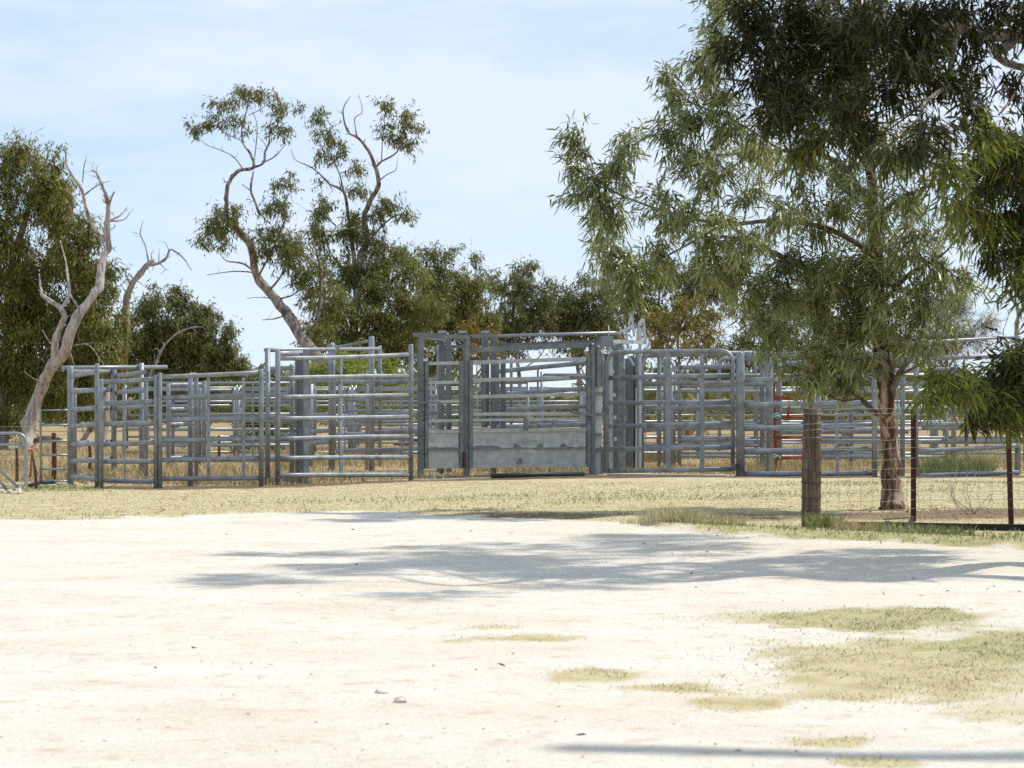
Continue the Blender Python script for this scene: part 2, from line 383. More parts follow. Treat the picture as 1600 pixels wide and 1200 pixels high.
gm, n, o = new_mat('ground_surface')
l = n.links
def attr(nm):
    a = n.nodes.new('ShaderNodeAttribute'); a.attribute_name = nm; return a.outputs['Fac']
tc = n.nodes.new('ShaderNodeTexCoord')
def noise(sc, det=6, ro=0.6, scale=None, dist=0):
    q = n.nodes.new('ShaderNodeTexNoise'); q.inputs['Scale'].default_value = sc; q.inputs['Detail'].default_value = det; q.inputs['Roughness'].default_value = ro
    q.inputs['Distortion'].default_value = dist
    if scale:
        mp = n.nodes.new('ShaderNodeMapping'); mp.inputs['Scale'].default_value = scale; l.new(tc.outputs['Object'], mp.inputs['Vector']); l.new(mp.outputs['Vector'], q.inputs['Vector'])
    else: l.new(tc.outputs['Object'], q.inputs['Vector'])
    return q.outputs['Fac']
def mixc(f, a, b):
    q = n.nodes.new('ShaderNodeMixRGB')
    if hasattr(f, 'node'): l.new(f, q.inputs['Fac'])
    else: q.inputs['Fac'].default_value = f
    for k, c in (('Color1', a), ('Color2', b)):
        if hasattr(c, 'node'): l.new(c, q.inputs[k])
        else: q.inputs[k].default_value = (*c, 1)
    return q.outputs['Color']
def rampc(f, stops):
    r = ramp(n, stops); l.new(f, r.inputs['Fac']); return r.outputs['Color']
def edge_break(mask, nf, width=0.25):
    """a soft painted mask broken up by noise"""
    a = n.nodes.new('ShaderNodeMath'); a.operation = 'MULTIPLY_ADD'; a.inputs[1].default_value = 1.1; a.inputs[2].default_value = -0.55
    l.new(nf, a.inputs[0])
    b = n.nodes.new('ShaderNodeMath'); b.operation = 'ADD'; l.new(mask, b.inputs[0]); l.new(a.outputs[0], b.inputs[1])
    c = n.nodes.new('ShaderNodeMapRange'); c.inputs['From Min'].default_value = 0.5 - width; c.inputs['From Max'].default_value = 0.5 + width
    l.new(b.outputs[0], c.inputs['Value']); return c.outputs['Result']
gravel = rampc(noise(0.75, 7, 0.6, (0.8, 1.5, 1)), [(0.28, (0.63, 0.535, 0.42)), (0.44, (0.70, 0.63, 0.515)), (0.58, (0.74, 0.69, 0.59)), (0.8, (0.76, 0.725, 0.645))])
gspeck = rampc(noise(30, 7, 0.75), [(0.36, (0.36, 0.28, 0.19)), (0.45, (0.60, 0.52, 0.42)), (0.58, (0.75, 0.70, 0.62))])
gravel = mixc(0.28, gravel, gspeck)
stains = rampc(noise(2.6, 6, 0.7, (0.9, 0.5, 1), 0.5), [(0.58, (0, 0, 0)), (0.78, (0.30, 0.30, 0.30))])
gravel = mixc(stains, gravel, (0.50, 0.40, 0.27))
dusty = rampc(noise(0.55, 5, 0.55, (0.25, 1.3, 1), 0.8), [(0.50, (0, 0, 0)), (0.72, (0.35, 0.35, 0.35))])
gravel = mixc(dusty, gravel, (0.70, 0.58, 0.43))
fleck = rampc(noise(4.5, 8, 0.72, None, 0.3), [(0.53, (0, 0, 0)), (0.66, (0.7, 0.7, 0.7))])
gravel = mixc(fleck, gravel, (0.56, 0.43, 0.285))
crumb = rampc(noise(75, 4, 0.6), [(0.64, (0, 0, 0)), (0.72, (0.8, 0.8, 0.8))])
gravel = mixc(crumb, gravel, (0.40, 0.30, 0.20))
straw = rampc(noise(3.5, 7, 0.7), [(0.3, (0.36, 0.28, 0.14)), (0.5, (0.52, 0.44, 0.25)), (0.7, (0.62, 0.55, 0.35))])
grn = rampc(noise(6, 6, 0.7), [(0.3, (0.26, 0.26, 0.11)), (0.5, (0.40, 0.37, 0.18)), (0.75, (0.56, 0.49, 0.30))])
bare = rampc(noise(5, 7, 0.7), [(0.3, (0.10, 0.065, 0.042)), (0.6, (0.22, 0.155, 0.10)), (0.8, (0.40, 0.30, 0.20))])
lit = rampc(noise(14, 7, 0.75), [(0.35, (0.10, 0.065, 0.04)), (0.6, (0.26, 0.19, 0.11)), (0.75, (0.40, 0.32, 0.19))])
gcol = mixc(edge_break(attr('green'), noise(2.2, 6, 0.7)), straw, grn)
gcol = mixc(edge_break(attr('paddock'), noise(2.0, 6, 0.7)), gcol, rampc(noise(2.4, 7, 0.7, (0.5, 1, 1)), [(0.3, (0.25, 0.175, 0.085)), (0.5, (0.36, 0.265, 0.135)), (0.7, (0.46, 0.36, 0.20))]))
gcol = mixc(edge_break(attr('litter'), noise(4.5, 7, 0.75)), gcol, lit)
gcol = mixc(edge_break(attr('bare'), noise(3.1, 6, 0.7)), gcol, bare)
col = mixc(edge_break(attr('grass'), noise(7.0, 7, 0.75), 0.18), gravel, gcol)
b = n.nodes.new('ShaderNodeBsdfPrincipled'); b.inputs['Roughness'].default_value = 0.95; b.inputs['Specular IOR Level'].default_value = 0.1
l.new(col, b.inputs['Base Color'])
bp = n.nodes.new('ShaderNodeBump'); bp.inputs['Strength'].default_value = 0.55; bp.inputs['Distance'].default_value = 0.03
l.new(noise(16, 9, 0.75), bp.inputs['Height']); l.new(bp.outputs['Normal'], b.inputs['Normal'])
l.new(b.outputs['BSDF'], o.inputs['Surface'])
ground = tri_mesh('ground', np.stack([GX, GY, GZ], -1).reshape(-1, 3), quads, gm, None, 'structure', smooth=True)
pad_ = smooth(0.0, 1.6, GY - np.interp(GX, [-40, -7.5, -5.7, -4.0, -1.7, 1.6, 4.2, 40], [38.5, 38.6, 37.2, 37.6, 40.6, 43.2, 43.0, 43]))
for nm, a in (('paddock', pad_), ('grass', gr_), ('green', gn_), ('bare', ba_), ('litter', li_)):
    at = ground.data.attributes.new(nm, 'FLOAT', 'POINT'); at.data.foreach_set('value', a.astype(np.float32).ravel())
ground['label'] = 'pale limestone gravel yard running into dry grass paddock'

def gz(x, y):
    return float(gheight(np.array([float(x)]), np.array([float(y)]))[0])

# ------------------------------------------------------------------ cattle yards
def ground_pt(px, D):
    x = (px - 800) / F * D
    return Vector((x, D, gz(x, D)))

def post_mesh(px, ytop, D, wpx, n=10, sink=0.06):
    x = (px - 800) / F * D; zt = CH - (ytop - HY) / F * D; r = wpx / F * D / 2
    m = MB()
    m.tube([(x, D, gz(x, D) - sink), (x, D, zt - r * 0.35), (x, D, zt)], [r, r, r * 0.8], n)
    return m

def panel(label, Lp, Rp, rails, posts=(), braces=(), name='yard_panel', cat='panel', group='steel cattle yard panels', mat='galv', rh=7.2, post_mat=None):
    """Lp, Rp = (px, D) of the two ends; rails = [(y at left, y at right)]; posts = [(px, ytop, D, width px)]; braces = [(px, ytop, ybottom, width px)]"""
    mid = ground_pt((Lp[0] + Rp[0]) / 2, (Lp[1] + Rp[1]) / 2)
    t = thing(name, label, cat, mid, group)
    a = Vector((W(*[Rp[0], HY, Rp[1]]) - W(Lp[0], HY, Lp[1]))); a.z = 0
    for k, (yl, yr) in enumerate(rails):
        h = rh / F * (Lp[1] + Rp[1]) / 2
        p0, p1 = W(Lp[0], yl, Lp[1]), W(Rp[0], yr, Rp[1])
        MB().tube(bent(p0, p1), 1, 10, flat=(h * 0.55, h)).build('rail', M[mat], t)
    for px, yt, D, w in posts:
        post_mesh(px, yt, D, w).build('post', M[post_mat or mat], t)
    for px, yt, yb, w in braces:
        f = (px - Lp[0]) / (Rp[0] - Lp[0]); D = Lp[1] + (Rp[1] - Lp[1]) * f
        nrm = Vector((a.y, -a.x, 0)).normalized() * (rh / F * D * 0.55 * 0.5 + 0.008)
        if nrm.y > 0: nrm = -nrm
        p1, p0 = W(px, yt, D) + nrm, W(px, yb, D) + nrm
        MB().upright(p0, p1, a, w / F * D, 0.018).build('brace', M[mat], t)
    return t

def bent(p0, p1, amt=0.006):
    n_ = 6; o_ = []
    s1, s2 = random.gauss(0, amt), random.gauss(0, amt)
    for i in range(n_ + 1):
        f = i / n_; w = math.sin(math.pi * f)
        o_.append(p0.lerp(p1, f) + Vector((0, s2 * w, s1 * w + random.gauss(0, amt * 0.18) * w)))
    return o_


# front row, from the left
panel('narrow return panel between the thick corner post and the next post', (110, 38.8), (151, 36.9),
      list(zip((588, 613, 640, 667, 695, 721, 745), (581, 609, 637, 664, 693, 720, 749))),
      posts=[(110, 572, 38.8, 10)], group='front row of the yards')
panel('six rail panel with a thin wire strut, leftmost facing the lawn', (155, 36.8), (243, 36.6),
      list(zip((597, 630, 663, 694, 721, 750), (592, 626.5, 661, 691, 721, 752))),
      posts=[(151.5, 568, 36.95, 7), (158.5, 592, 36.7, 6.5), (243.5, 586, 36.6, 7)],
      braces=[(196, 595, 756, 2.6)], group='front row of the yards')
panel('long six rail panel with two slim uprights, left of the overhead gate frame', (250, 36.6), (408, 37.2),
      list(zip((589, 621.6, 656, 687.7, 719, 748), (582, 617, 653.6, 685, 715.7, 747))),
      posts=[(250, 583, 36.6, 7), (408, 577, 37.2, 8)],
      braces=[(325, 590, 749, 5), (380, 590, 743, 4.5)], group='front row of the yards')
panel('seven rail panel with one flat upright, left of the cattle crush', (434, 37.8), (642, 40.2),
      list(zip((560, 591, 620.6, 654, 686, 716, 743), (554, 587.5, 617.5, 651, 682, 714.5, 742))),
      posts=[(434, 547, 37.8, 8.5), (642, 538, 40.2, 8)],
      braces=[(531, 559, 741, 6.5)], group='front row of the yards')
panel('steel panel between the rounded gate and the gum trunk', (1158, 42.4), (1367, 42.0),
      list(zip((555.6, 594, 633, 670, 706, 741), (551, 591, 629, 663, 701, 739))),
      posts=[(1157, 550, 42.4, 14), (1366.5, 548, 41.9, 9)], braces=[(1308, 552, 738, 5)], group='front row of the yards', rh=8)

# overhead gate frame at 417..590
t = thing('gate_frame', 'tall square gateway frame of pipe beside the long six rail panel', 'gate frame', ground_pt(418, 38.0))
MB().tube([W(418, 758, 38.0), W(418, 546, 38.0)], 0.045, 10).build('post', M['galv'], t)
MB().tube([W(415, 547, 38.1), W(592, 545, 44.5)], 0.036, 10).build('top_bar', M['galv_pale'], t)
MB().tube([W(434, 553, 38.1), W(474, 552, 39.5)], 0.05, 10).build('crosspiece', M['galv_pale'], t)
for px in (467, 527):
    MB().bar(W(px - 3, 543, 40.4), W(px + 4, 543, 40.4), 0.06, 0.06).build('bracket', M['galv_pale'], t)
# long overhead rail above the left pen
t = thing('overhead_rail', 'pale pipe running level above the leftmost pen', 'rail', ground_pt(221, 41.0))
MB().tube([W(98, 574.5, 39.0), W(260, 573.5, 41.0)], 0.036, 10).build('pipe', M['galv_pale'], t)
MB().tube([ground_pt(221, 40.4) - Vector((0, 0, .05)), W(221, 567, 40.4)], 0.044, 10).build('post', M['galv'], t)

# panels that run back from the front row, and slide-gate posts
panel('inner panel running back behind the thick corner post', (112, 40.2), (178, 42.5),
      list(zip((580, 611, 640, 693, 720, 744), (579, 609, 638, 690, 716, 741))), posts=[(117, 606, 40.2, 6), (178, 575, 42.3, 8.5)], group='inner partitions of the yards')
panel('inner panel sloping back from the wire strut panel', (181, 42.4), (228, 38.6),
      list(zip((587, 613, 638, 665), (581, 609, 635, 664))), posts=[(228, 590, 38.6, 7)], group='inner partitions of the yards')
panel('inner panel standing behind the two slim uprights', (262, 44.4), (322, 45.2),
      list(zip((602, 622, 640, 664, 716, 741), (601, 621, 638, 662, 714, 739))), posts=[(263, 600, 44.4, 6.5), (270, 622, 44.6, 6), (312, 608, 45.0, 5.5), (319, 595, 44.9, 7)], group='inner partitions of the yards')
panel('pair of gate posts with short rails beside the long six rail panel', (297, 37.5), (307, 38.6),
      [(586, 586), (748, 746)], posts=[(297.5, 583, 37.4, 8), (306.5, 585, 38.4, 7)], group='inner partitions of the yards')
panel('side panel running back from behind the gateway frame', (410, 39.4), (455, 38.6),
      list(zip((579, 617, 653, 686, 716, 746), (575, 615, 652, 686, 717, 748))), posts=[(456, 575, 38.6, 8)], group='inner partitions of the yards')

t = thing('slide_gate_post', 'cluster of upright channels where a slide gate hangs, behind the seven rail panel', 'gate post', ground_pt(470, 38.6))
for px, w, d, yt in ((465, 6, 38.7, 560), (471.5, 5, 38.9, 552), (478, 7.5, 38.4, 546)):
    MB().upright(ground_pt(px, d) - Vector((0, 0, .05)), W(px, yt, d), (1, 0.4, 0), w / F * d, 0.09).build('channel', M['galv_dark'] if w < 7 else M['galv'], t)

panel('raised gate panel with a tall capped post behind the seven rail panel', (480, 47.0), (518, 46.0),
      list(zip((560, 597, 649, 675, 694, 737), (559, 594, 648, 672, 690, 736))), posts=[(518.5, 537, 46, 11), (486, 592, 49, 11)], group='inner partitions of the yards', mat='galv')
panel('inner gate panel between the tall capped posts', (526, 47.4), (577, 46.2),
      list(zip((596, 624, 679, 705), (598, 625, 678, 702))), posts=[(580.5, 526, 45.4, 9.5), (573, 600, 46, 5)], braces=[(541, 606, 706, 4)], group='inner partitions of the yards', mat='galv_pale')
t = thing('stay_bar', 'slanting stay bar tied to the tallest capped post', 'stay', ground_pt(580, 45.3))
MB().tube([W(524, 543, 46), W(578, 533, 45.4)], 0.03, 8).build('pipe', M['galv'], t)
panel('partition of heavy rails running from the tall post towards the crush', (586, 45.6), (690, 44.6),
      list(zip((598, 623, 648, 676, 704, 738), (594, 620, 644, 672, 700, 738))), posts=[(593.5, 540, 48.5, 6), (688, 538, 44.5, 12)], group='inner partitions of the yards')
panel('inner panel seen through the upper bars of the crush', (775, 46.5), (925, 45.0),
      list(zip((581, 597, 617, 641, 668), (566, 588, 606, 634, 663))), posts=[(799, 560, 46.6, 5), (930, 548, 45, 7)], braces=[(842, 574, 668, 3)], group='inner partitions of the yards')
panel('rail panel running away behind the rounded gate', (1060, 48.5), (1150, 46.0),
      list(zip((574, 603, 640, 688), (573, 601, 636, 684))), posts=[(1053, 571, 48.6, 6), (1062, 570, 48.4, 6.5), (1030, 555, 47, 7), (1040, 560, 47.6, 8)], group='inner partitions of the yards')
panel('partition of pale rails beyond the orange gate', (1218, 50.0), (1420, 48.0),
      list(zip((569, 586, 611, 641, 676, 715), (566, 584, 609, 638, 674, 712))), posts=[(1217, 550, 44.5, 10), (1330, 560, 49, 7)], group='inner partitions of the yards')
panel('slim gate post pair left of the orange gate with a short rail', (1164, 44.5), (1196, 43.5),
      [(560, 562), (600, 601), (637, 637), (668, 667), (704, 703), (738, 737)], posts=[(1192.5, 566, 44.0, 6), (1202, 548, 43.0, 12)], group='inner partitions of the yards')

# rear line: pale thin panels, seen between the bars
def rear_line(x0, y0, x1, y1, npan, zt, nr, dz, lab, grp):
    for k in range(npan):
        a = Vector((x0 + (x1 - x0) * k / npan, y0 + (y1 - y0) * k / npan, 0)); b2 = Vector((x0 + (x1 - x0) * (k + 1) / npan, y0 + (y1 - y0) * (k + 1) / npan, 0))
        dr = (b2 - a).normalized()
        t = thing('yard_panel', lab(k), 'panel', (a + b2) / 2, grp)
        for j in range(nr):
            z = zt - j * dz
            MB().tube([a + dr * 0.05 + Vector((0, 0, z)), b2 - dr * 0.05 + Vector((0, 0, z))], 1, 8, flat=(0.045, 0.062)).build('rail', M['galv_pale'], t)
        for e in (a + dr * 0.05, b2 - dr * 0.05):
            MB().tube([e + Vector((0, 0, -0.05)), e + Vector((0, 0, zt + 0.07))], 0.036, 8).build('post', M['galv_pale'], t)
        c = (a + b2) / 2 + dr * 0.37
        MB().upright(c + Vector((0, -0.04, 0.1)), c + Vector((0, -0.04, zt)), dr, 0.04, 0.012).build('brace', M['galv_pale'], t)
ORD = ['first', 'second', 'third', 'fourth', 'fifth', 'sixth', 'seventh', 'eighth', 'ninth']
rear_line(-9.4, 55.5, 12.8, 54.5, 8, 1.64, 5, 0.375, lambda k: f'pale thin rail panel in the rear line of the yards, {ORD[k]} from the left end', 'rear line of the yards')
rear_line(0.6, 50.2, 9.5, 49.4, 3, 1.95, 6, 0.34, lambda k: f'pale panel of the middle line behind the crush, {ORD[k]} from the crush', 'middle line of the yards')
rear_line(-7.3, 47.2, -4.1, 47.6, 1, 1.75, 6, 0.32, lambda k: 'pale panel of the middle line behind the wire strut panel', 'middle line of the yards')

rear_line(-10.2, 60.5, 14.0, 60.0, 8, 1.72, 5, 0.36, lambda k: f'faint pale panel of the farthest line of the yards, {ORD[k]} from the left end', 'farthest line of the yards')
rear_line(-3.9, 51.4, 0.4, 51.0, 2, 1.78, 6, 0.31, lambda k: f'pale panel of the middle line left of the crush, {ORD[k]} of two', 'middle line of the yards')
rear_line(3.2, 46.8, 8.8, 46.4, 2, 1.90, 6, 0.33, lambda k: f'grey inner panel behind the big swing gate, {ORD[k]} of two', 'middle line of the yards')

# rounded swing gates
def round_gate(label, xl, xr, D0, D1, yt0, yt1, yb0, yb1, rails, braces, rad_px=18, tube=0.04, mat='galv_pale', right_round=True, left_round=True, group='swing gates with rounded corners'):
    t = thing('swing_gate', label, 'gate', ground_pt((xl + xr) / 2, (D0 + D1) / 2), group)
    def dd(x): return D0 + (D1 - D0) * (x - xl) / (xr - xl)
    def tt(x, a, b): return a + (b - a) * (x - xl) / (xr - xl)
    pts = [(xl, yb0)]
    if left_round:
        for k in range(0, 7):
            an = k / 6 * math.pi / 2
            pts.append((xl + rad_px * (1 - math.cos(an)), tt(xl, yt0, yt1) + rad_px * (1 - math.sin(an))))
    else: pts.append((xl, yt0))
    if right_round:
        for k in range(0, 7):
            an = (1 - k / 6) * math.pi / 2
            pts.append((xr - rad_px * (1 - math.cos(an)), tt(xr, yt0, yt1) + rad_px * (1 - math.sin(an))))
    else: pts.append((xr, yt1))
    pts.append((xr, yb1))
    MB().tube([W(x, y, dd(x)) for x, y in pts], tube, 10).build('hoop', M[mat], t)
    for yl, yr in rails:
        MB().tube([W(xl + 1, yl, dd(xl)), W(xr - 1, yr, dd(xr))], 1, 10, flat=(0.045, 0.085)).build('rail', M['galv'], t)
    for px, yt, yb, w in braces:
        d = dd(px) - 0.03
        MB().upright(W(px, yb, d), W(px, yt, d), (1, 0, 0), w / F * d, 0.02).build('brace', M['galv'], t)
    return t
g1 = round_gate('big pipe swing gate with rounded top corners beside the crush', 949, 1145, 43.6, 42.6, 550, 548, 738, 736,
           list(zip((590.7, 630, 666.5, 702, 736), (587, 628, 662, 699, 733))), [(1044, 548, 735, 8), (1097, 553, 731, 7)], mat='galv')
def chain(pts, parent, link_l=0.07, r=0.008):
    m = MB(); tot = 0
    for a, b2 in zip(pts[:-1], pts[1:]):
        n_ = max(2, int((b2 - a).length / (link_l * 0.75))); d = (b2 - a).normalized()
        for k in range(n_):
            c = a + (b2 - a) * (k + 0.5) / n_
            s_ = Vector((1, 0, 0)) if k % 2 else Vector((0, 1, 0))
            ring = [c + d * (math.cos(q * math.pi / 4) * link_l / 2) + s_ * (math.sin(q * math.pi / 4) * link_l * 0.3) for q in range(9)]
            m.tube(ring, r, 4, cap=False)
    return m.build('chain', M['galv_pale'], parent, kind='stuff')
chain([W(954, 624, 43.45), W(956, 660, 43.45), W(955, 700, 43.45), W(957, 736, 43.45)], g1)
chain([W(1008, 640, 43.2), W(1009, 690, 43.2), W(1010, 720, 43.2)], g1)
MB().tube([W(950, 700, 43.4), W(957, 701, 43.4)], 0.05, 10).build('latch', M['galv'], g1)
MB().upright(W(1149.5, 725, 42.45), W(1149.5, 735, 42.45), (1, 0, 0), 0.16, 0.07).build('hinge', M['galv_dark'], g1)
round_gate('second rounded gate standing open just behind the big swing gate', 1003, 1190, 44.6, 45.4, 553, 551, 735, 728,
           list(zip((556, 600, 640, 672, 698), (551, 596, 632, 664, 695))), [], mat='galv')
round_gate('narrow rounded gate behind the right end of the big swing gate', 1124, 1180, 49.0, 49.0, 560, 558, 705, 702, [(602, 600), (640, 638), (688, 686)], [], rad_px=9, tube=0.036)
round_gate('short rounded gate seen behind the seven rail panel', 430, 492, 49.5, 49.2, 599, 598, 708, 706, [(628, 627), (655, 654), (680, 678)], [], rad_px=12, tube=0.034, left_round=False)
round_gate('small rounded gate leaning by the tall capped post', 523, 575, 49.8, 49.0, 594, 596, 705, 703, [(625, 625), (652, 651), (679, 678)], [], rad_px=9, tube=0.034, right_round=False)

# rust coloured gate
t = thing('steel_gate', 'rust red painted gate tied up with blue twine', 'gate', ground_pt(1260, 43.6))
def og(x): return 43.4 + (x - 1207) * 0.004
MB().tube([W(1213, 736, 43.4), W(1206.5, 559, 43.4), W(1264, 557.5, 43.7), W(1269, 735, 43.7)], 0.034, 8).build('frame', M['rust'], t)
for yl, yr in ((589, 588), (622, 618), (652, 650), (684, 682), (716, 713)):
    MB().tube([W(1208, yl, 43.42), W(1266, yl + (yr - yl) * .5, 43.68)], 0.034, 8).build('rail', M['rust'], t)
MB().tube([W(1231, 652, 43.5), W(1234, 628, 43.5)], 0.024, 8).build('latch', M['rust'], t)
for py in (652, 715):
    rp_ = thing('twine_tie', 'blue twine knot tying the rust red gate, ' + ('upper' if py < 700 else 'lower') + ' of two', 'twine', W(1209, py, 43.25), 'blue twine knots')
    m = MB(); rr = np.random.default_rng(py)
    for k in range(2):
        c = W(1209 + rr.uniform(-3, 6), py + rr.uniform(-3, 3), 43.28)
        pts = [c + Vector((math.cos(q * 0.9) * rr.uniform(.03, .08), -0.02 + rr.uniform(-.03, .03), math.sin(q * 0.9) * rr.uniform(.02, .06))) for q in range(9)]
        m.tube(pts, 0.011, 5)
    m.tube([W(1206, py + 1, 43.2), W(1216, py - 3, 43.2), W(1220, py + 1, 43.2)], 0.014, 5)
    m.build('knot', M['blue_rope'], rp_)

# right end of the yards, behind the gum
round_gate('tall race gate with high round shoulder behind the gum trunk', 1390, 1592, 43.4, 43.6, 537, 526, 560, 735, [(561, 556)], [], rad_px=14, tube=0.038, left_round=True, right_round=False)
panel('low right end panel of dark rails seen below the drooping branch', (1428, 42.4), (1592, 42.6),
      [(621, 619), (663, 661), (705, 696), (744, 738)], posts=[(1410, 560, 42.6, 8), (1431, 560, 42.4, 8), (1590, 524, 42.8, 9)], group='front row of the yards', rh=7)
panel('pale upper panel beside the gum trunk with a bent end rail', (1380, 44.4), (1490, 44.6),
      [(580, 577), (600, 598), (640, 638)], posts=[(1492, 556, 44.6, 4)], group='inner partitions of the yards', mat='galv_pale')
panel('far right panel of pale rails beyond the drooping branch', (1440, 49), (1640, 49.5),
      list(zip((612, 640, 668, 690), (610, 638, 666, 688))), posts=[(1510, 605, 49, 6), (1602, 600, 49.3, 7)], group='inner partitions of the yards', mat='galv_pale')

# ------------------------------------------------------------------ cattle crush
def DFc(px): return 41.0 + (px - 650) / 290 * 2.0
def C(px, py, back=0.0): return W(px, py, DFc(px) + back)
AL = (C(930, HY) - C(655, HY)).normalized()
cr = thing('cattle_crush', 'big galvanised cattle crush with sheeted lower gates', 'cattle crush', ground_pt(790, 41.9))
def cbar(name, x0, y0, x1, y1, hpx, d, back=0.0, mat='galv_mid', par=None):
    h = hpx / F * 42
    return MB().bar(C(x0, y0, back), C(x1, y1, back), d, h).build(name, M[mat], par or cr)
def cpost(name, px, yt, yb, wpx, d, back=0.0, mat='galv_mid', par=None):
    return MB().upright(C(px, yb, back), C(px, yt, back), AL, wpx / F * 42, d).build(name, M[mat], par or cr)
for px, yt, yb, w in ((657, 524, 747, 7), (729, 524, 748, 7.5), (925, 538, 744, 7), (934, 534, 604, 7)):
    cpost('post', px, yt, yb, w, 0.09, mat='galv_mid')
for px, yt, yb, w, bk in ((690, 534, 740, 7, 1.0), (701, 528, 738, 7, 1.15), (771, 524, 742, 7, 1.0), (786, 534, 700, 6, 1.5), (757, 520, 668, 8, 1.6), (760, 566, 664, 7, 1.2), (776, 560, 664, 7, 1.35)):
    cpost('rear_post', px, yt, yb, w, 0.08, bk, 'galv_dark' if px in (701, 760, 776) else 'galv_mid')
cbar('roof_beam', 647, 523, 731, 527, 7, 0.10)
cbar('roof_beam', 735, 525.5, 775, 525, 5.5, 0.08)
MB().bar(C(655, 525), C(690, 530, 1.0), 0.08, 0.08).build('roof_beam', M['galv_mid'], cr)
MB().bar(C(702, 542, 1.2), C(731, 541, 1.2), 0.06, 0.06).build('roof_beam', M['galv_mid'], cr)
cbar('roof_beam', 733, 547, 921, 538.5, 8, 0.07, 0.02, 'galv_mid')
cbar('side_beam', 786, 539, 940, 533, 5, 0.06, 0.9, 'galv_mid')
cbar('base_beam', 648, 746.5, 930, 742.5, 5, 0.12, 0.02, 'galv_dark')
MB().tube([C(774, 525, 0.6), C(962, 520, 0.6), C(968, 524, 0.6)], 0.034, 8).build('pull_bar', M['galv_pale'], cr)
for px in (690, 722, 757):
    MB().bar(C(px - 4, 518.5, .3), C(px + 5, 518.5, .3), 0.10, 0.05).build('lug', M['galv_pale'], cr)
# left gate of the crush
def crush_gate(x0, x1, rails, stile_w, yt, yb, sheet_y, seam_y, par):
    g = thing_part('side_gate', par)
    cpost('stile', x0 + stile_w / 2, yt[0], yb[0], stile_w, 0.05, -0.05, 'galv_mid', g)
    cpost('stile', x1 - stile_w / 2, yt[1], yb[1], stile_w, 0.05, -0.05, 'galv_mid', g)
    for yl, yr, h in rails: cbar('rail', x0 + stile_w, yl, x1 - stile_w, yr, h, 0.035, -0.055, 'gate_rail', g)
    # two pressed sheets with a proud seam between them
    for (a, b_, c_, d_) in ((sheet_y[0], sheet_y[1], seam_y[0] - 1, seam_y[1] - 1), (seam_y[0] + 1, seam_y[1] + 1, sheet_y[2], sheet_y[3])):
        xa, xb = x0 + stile_w, x1 - stile_w
        m = MB(); nn = 16
        vs_ = []; fs = []
        for side in (0, 1):
            for i in range(nn + 1):
                f = i / nn; x = xa + (xb - xa) * f
                bul = -0.05 - 0.003 * math.sin(f * 9 + a) * math.sin(math.pi * f) + side * 0.012
                vs_ += [C(x, a + (b_ - a) * f, bul), C(x, c_ + (d_ - c_) * f, bul + 0.001 * math.sin(f * 17))]
        k2 = 2 * (nn + 1)
        for i in range(nn):
            q = 2 * i
            fs += [(q, q + 1, q + 3, q + 2), (k2 + q, k2 + q + 2, k2 + q + 3, k2 + q + 1), (q, q + 2, k2 + q + 2, k2 + q), (q + 1, k2 + q + 1, k2 + q + 3, q + 3)]
        m.add(vs_, fs, False)
        m.build('sheet', M['sheet'], g)
    cbar('seam', x0 + stile_w, seam_y[0], x1 - stile_w, seam_y[1], 2.2, 0.04, -0.075, 'galv_mid', g)
    return g
def thing_part(name, par):
    e = bpy.data.objects.new(name, None); COL.objects.link(e); e.empty_display_size = 0.1; e.parent = par
    return e
gl = crush_gate(663, 723, [(568, 567, 5), (598, 597, 4.5), (628, 627, 4.5), (658, 657, 4.5), (674, 674, 5), (729.5, 729, 5)], 6, (564, 564), (732, 732), (676, 676, 728, 728), (702, 701.5), cr)
gr2 = crush_gate(732, 922, [(566.5, 560.7, 6), (594, 589, 5.5), (620, 616, 5.5), (647, 645.6, 5), (656.5, 654, 4), (673, 670.8, 5.5), (728.5, 727.5, 5)], 6.5, (563, 556), (731, 730), (675.5, 673.5, 727, 726), (701.5, 699.5), cr)
for yb in (594, 647):
    cbar('slide_bolt', 893, yb - 4.5, 927, yb - 5.5 + (8 if yb > 600 else 0), 3.2, 0.05, -0.11, 'galv_dark')
cbar('slide_bolt', 652, 629, 688, 629, 2.6, 0.04, -0.10, 'galv_dark')
cpost('hinge', 725.5, 706, 731, 3.2, 0.05, -0.09, 'picket')
cpost('hinge_strap', 822, 654, 672, 8, 0.02, -0.09, 'galv_dark', gr2)
cpost('hinge_strap', 866, 656, 668, 6, 0.02, -0.085, 'galv_dark', gr2)
# patches of dark cold-zinc paint, thin raised coats on the sheets
def patch(pts, g, back=-0.058):
    m = MB(); a = [C(x, y, back) for x, y in pts]; b_ = [C(x, y, back + 0.006) for x, y in pts]; k = len(pts)
    m.add(a + b_, [tuple(range(k)), tuple(range(2 * k - 1, k - 1, -1))] + [(i, k + i, k + (i + 1) % k, (i + 1) % k) for i in range(k)], False)
    m.build('paint_patch', M['stain'], g)
patch([(740, 700.5), (741, 696.5), (752, 695.5), (760, 696.5), (772, 696), (780, 698), (786, 700)], gr2)
patch([(802.5, 699), (803.5, 693.5), (806, 693), (810, 694.5), (815, 698.8)], gr2)
patch([(838, 698.5), (841, 695), (844, 693.2), (847.5, 694), (850, 698.3)], gr2)
patch([(875.5, 698), (877, 694.5), (880, 693), (883, 694), (886, 697.6)], gr2)
patch([(805.5, 729), (810, 721), (812, 716), (814.5, 715.3), (816, 719), (815, 729)], gr2, -0.079)
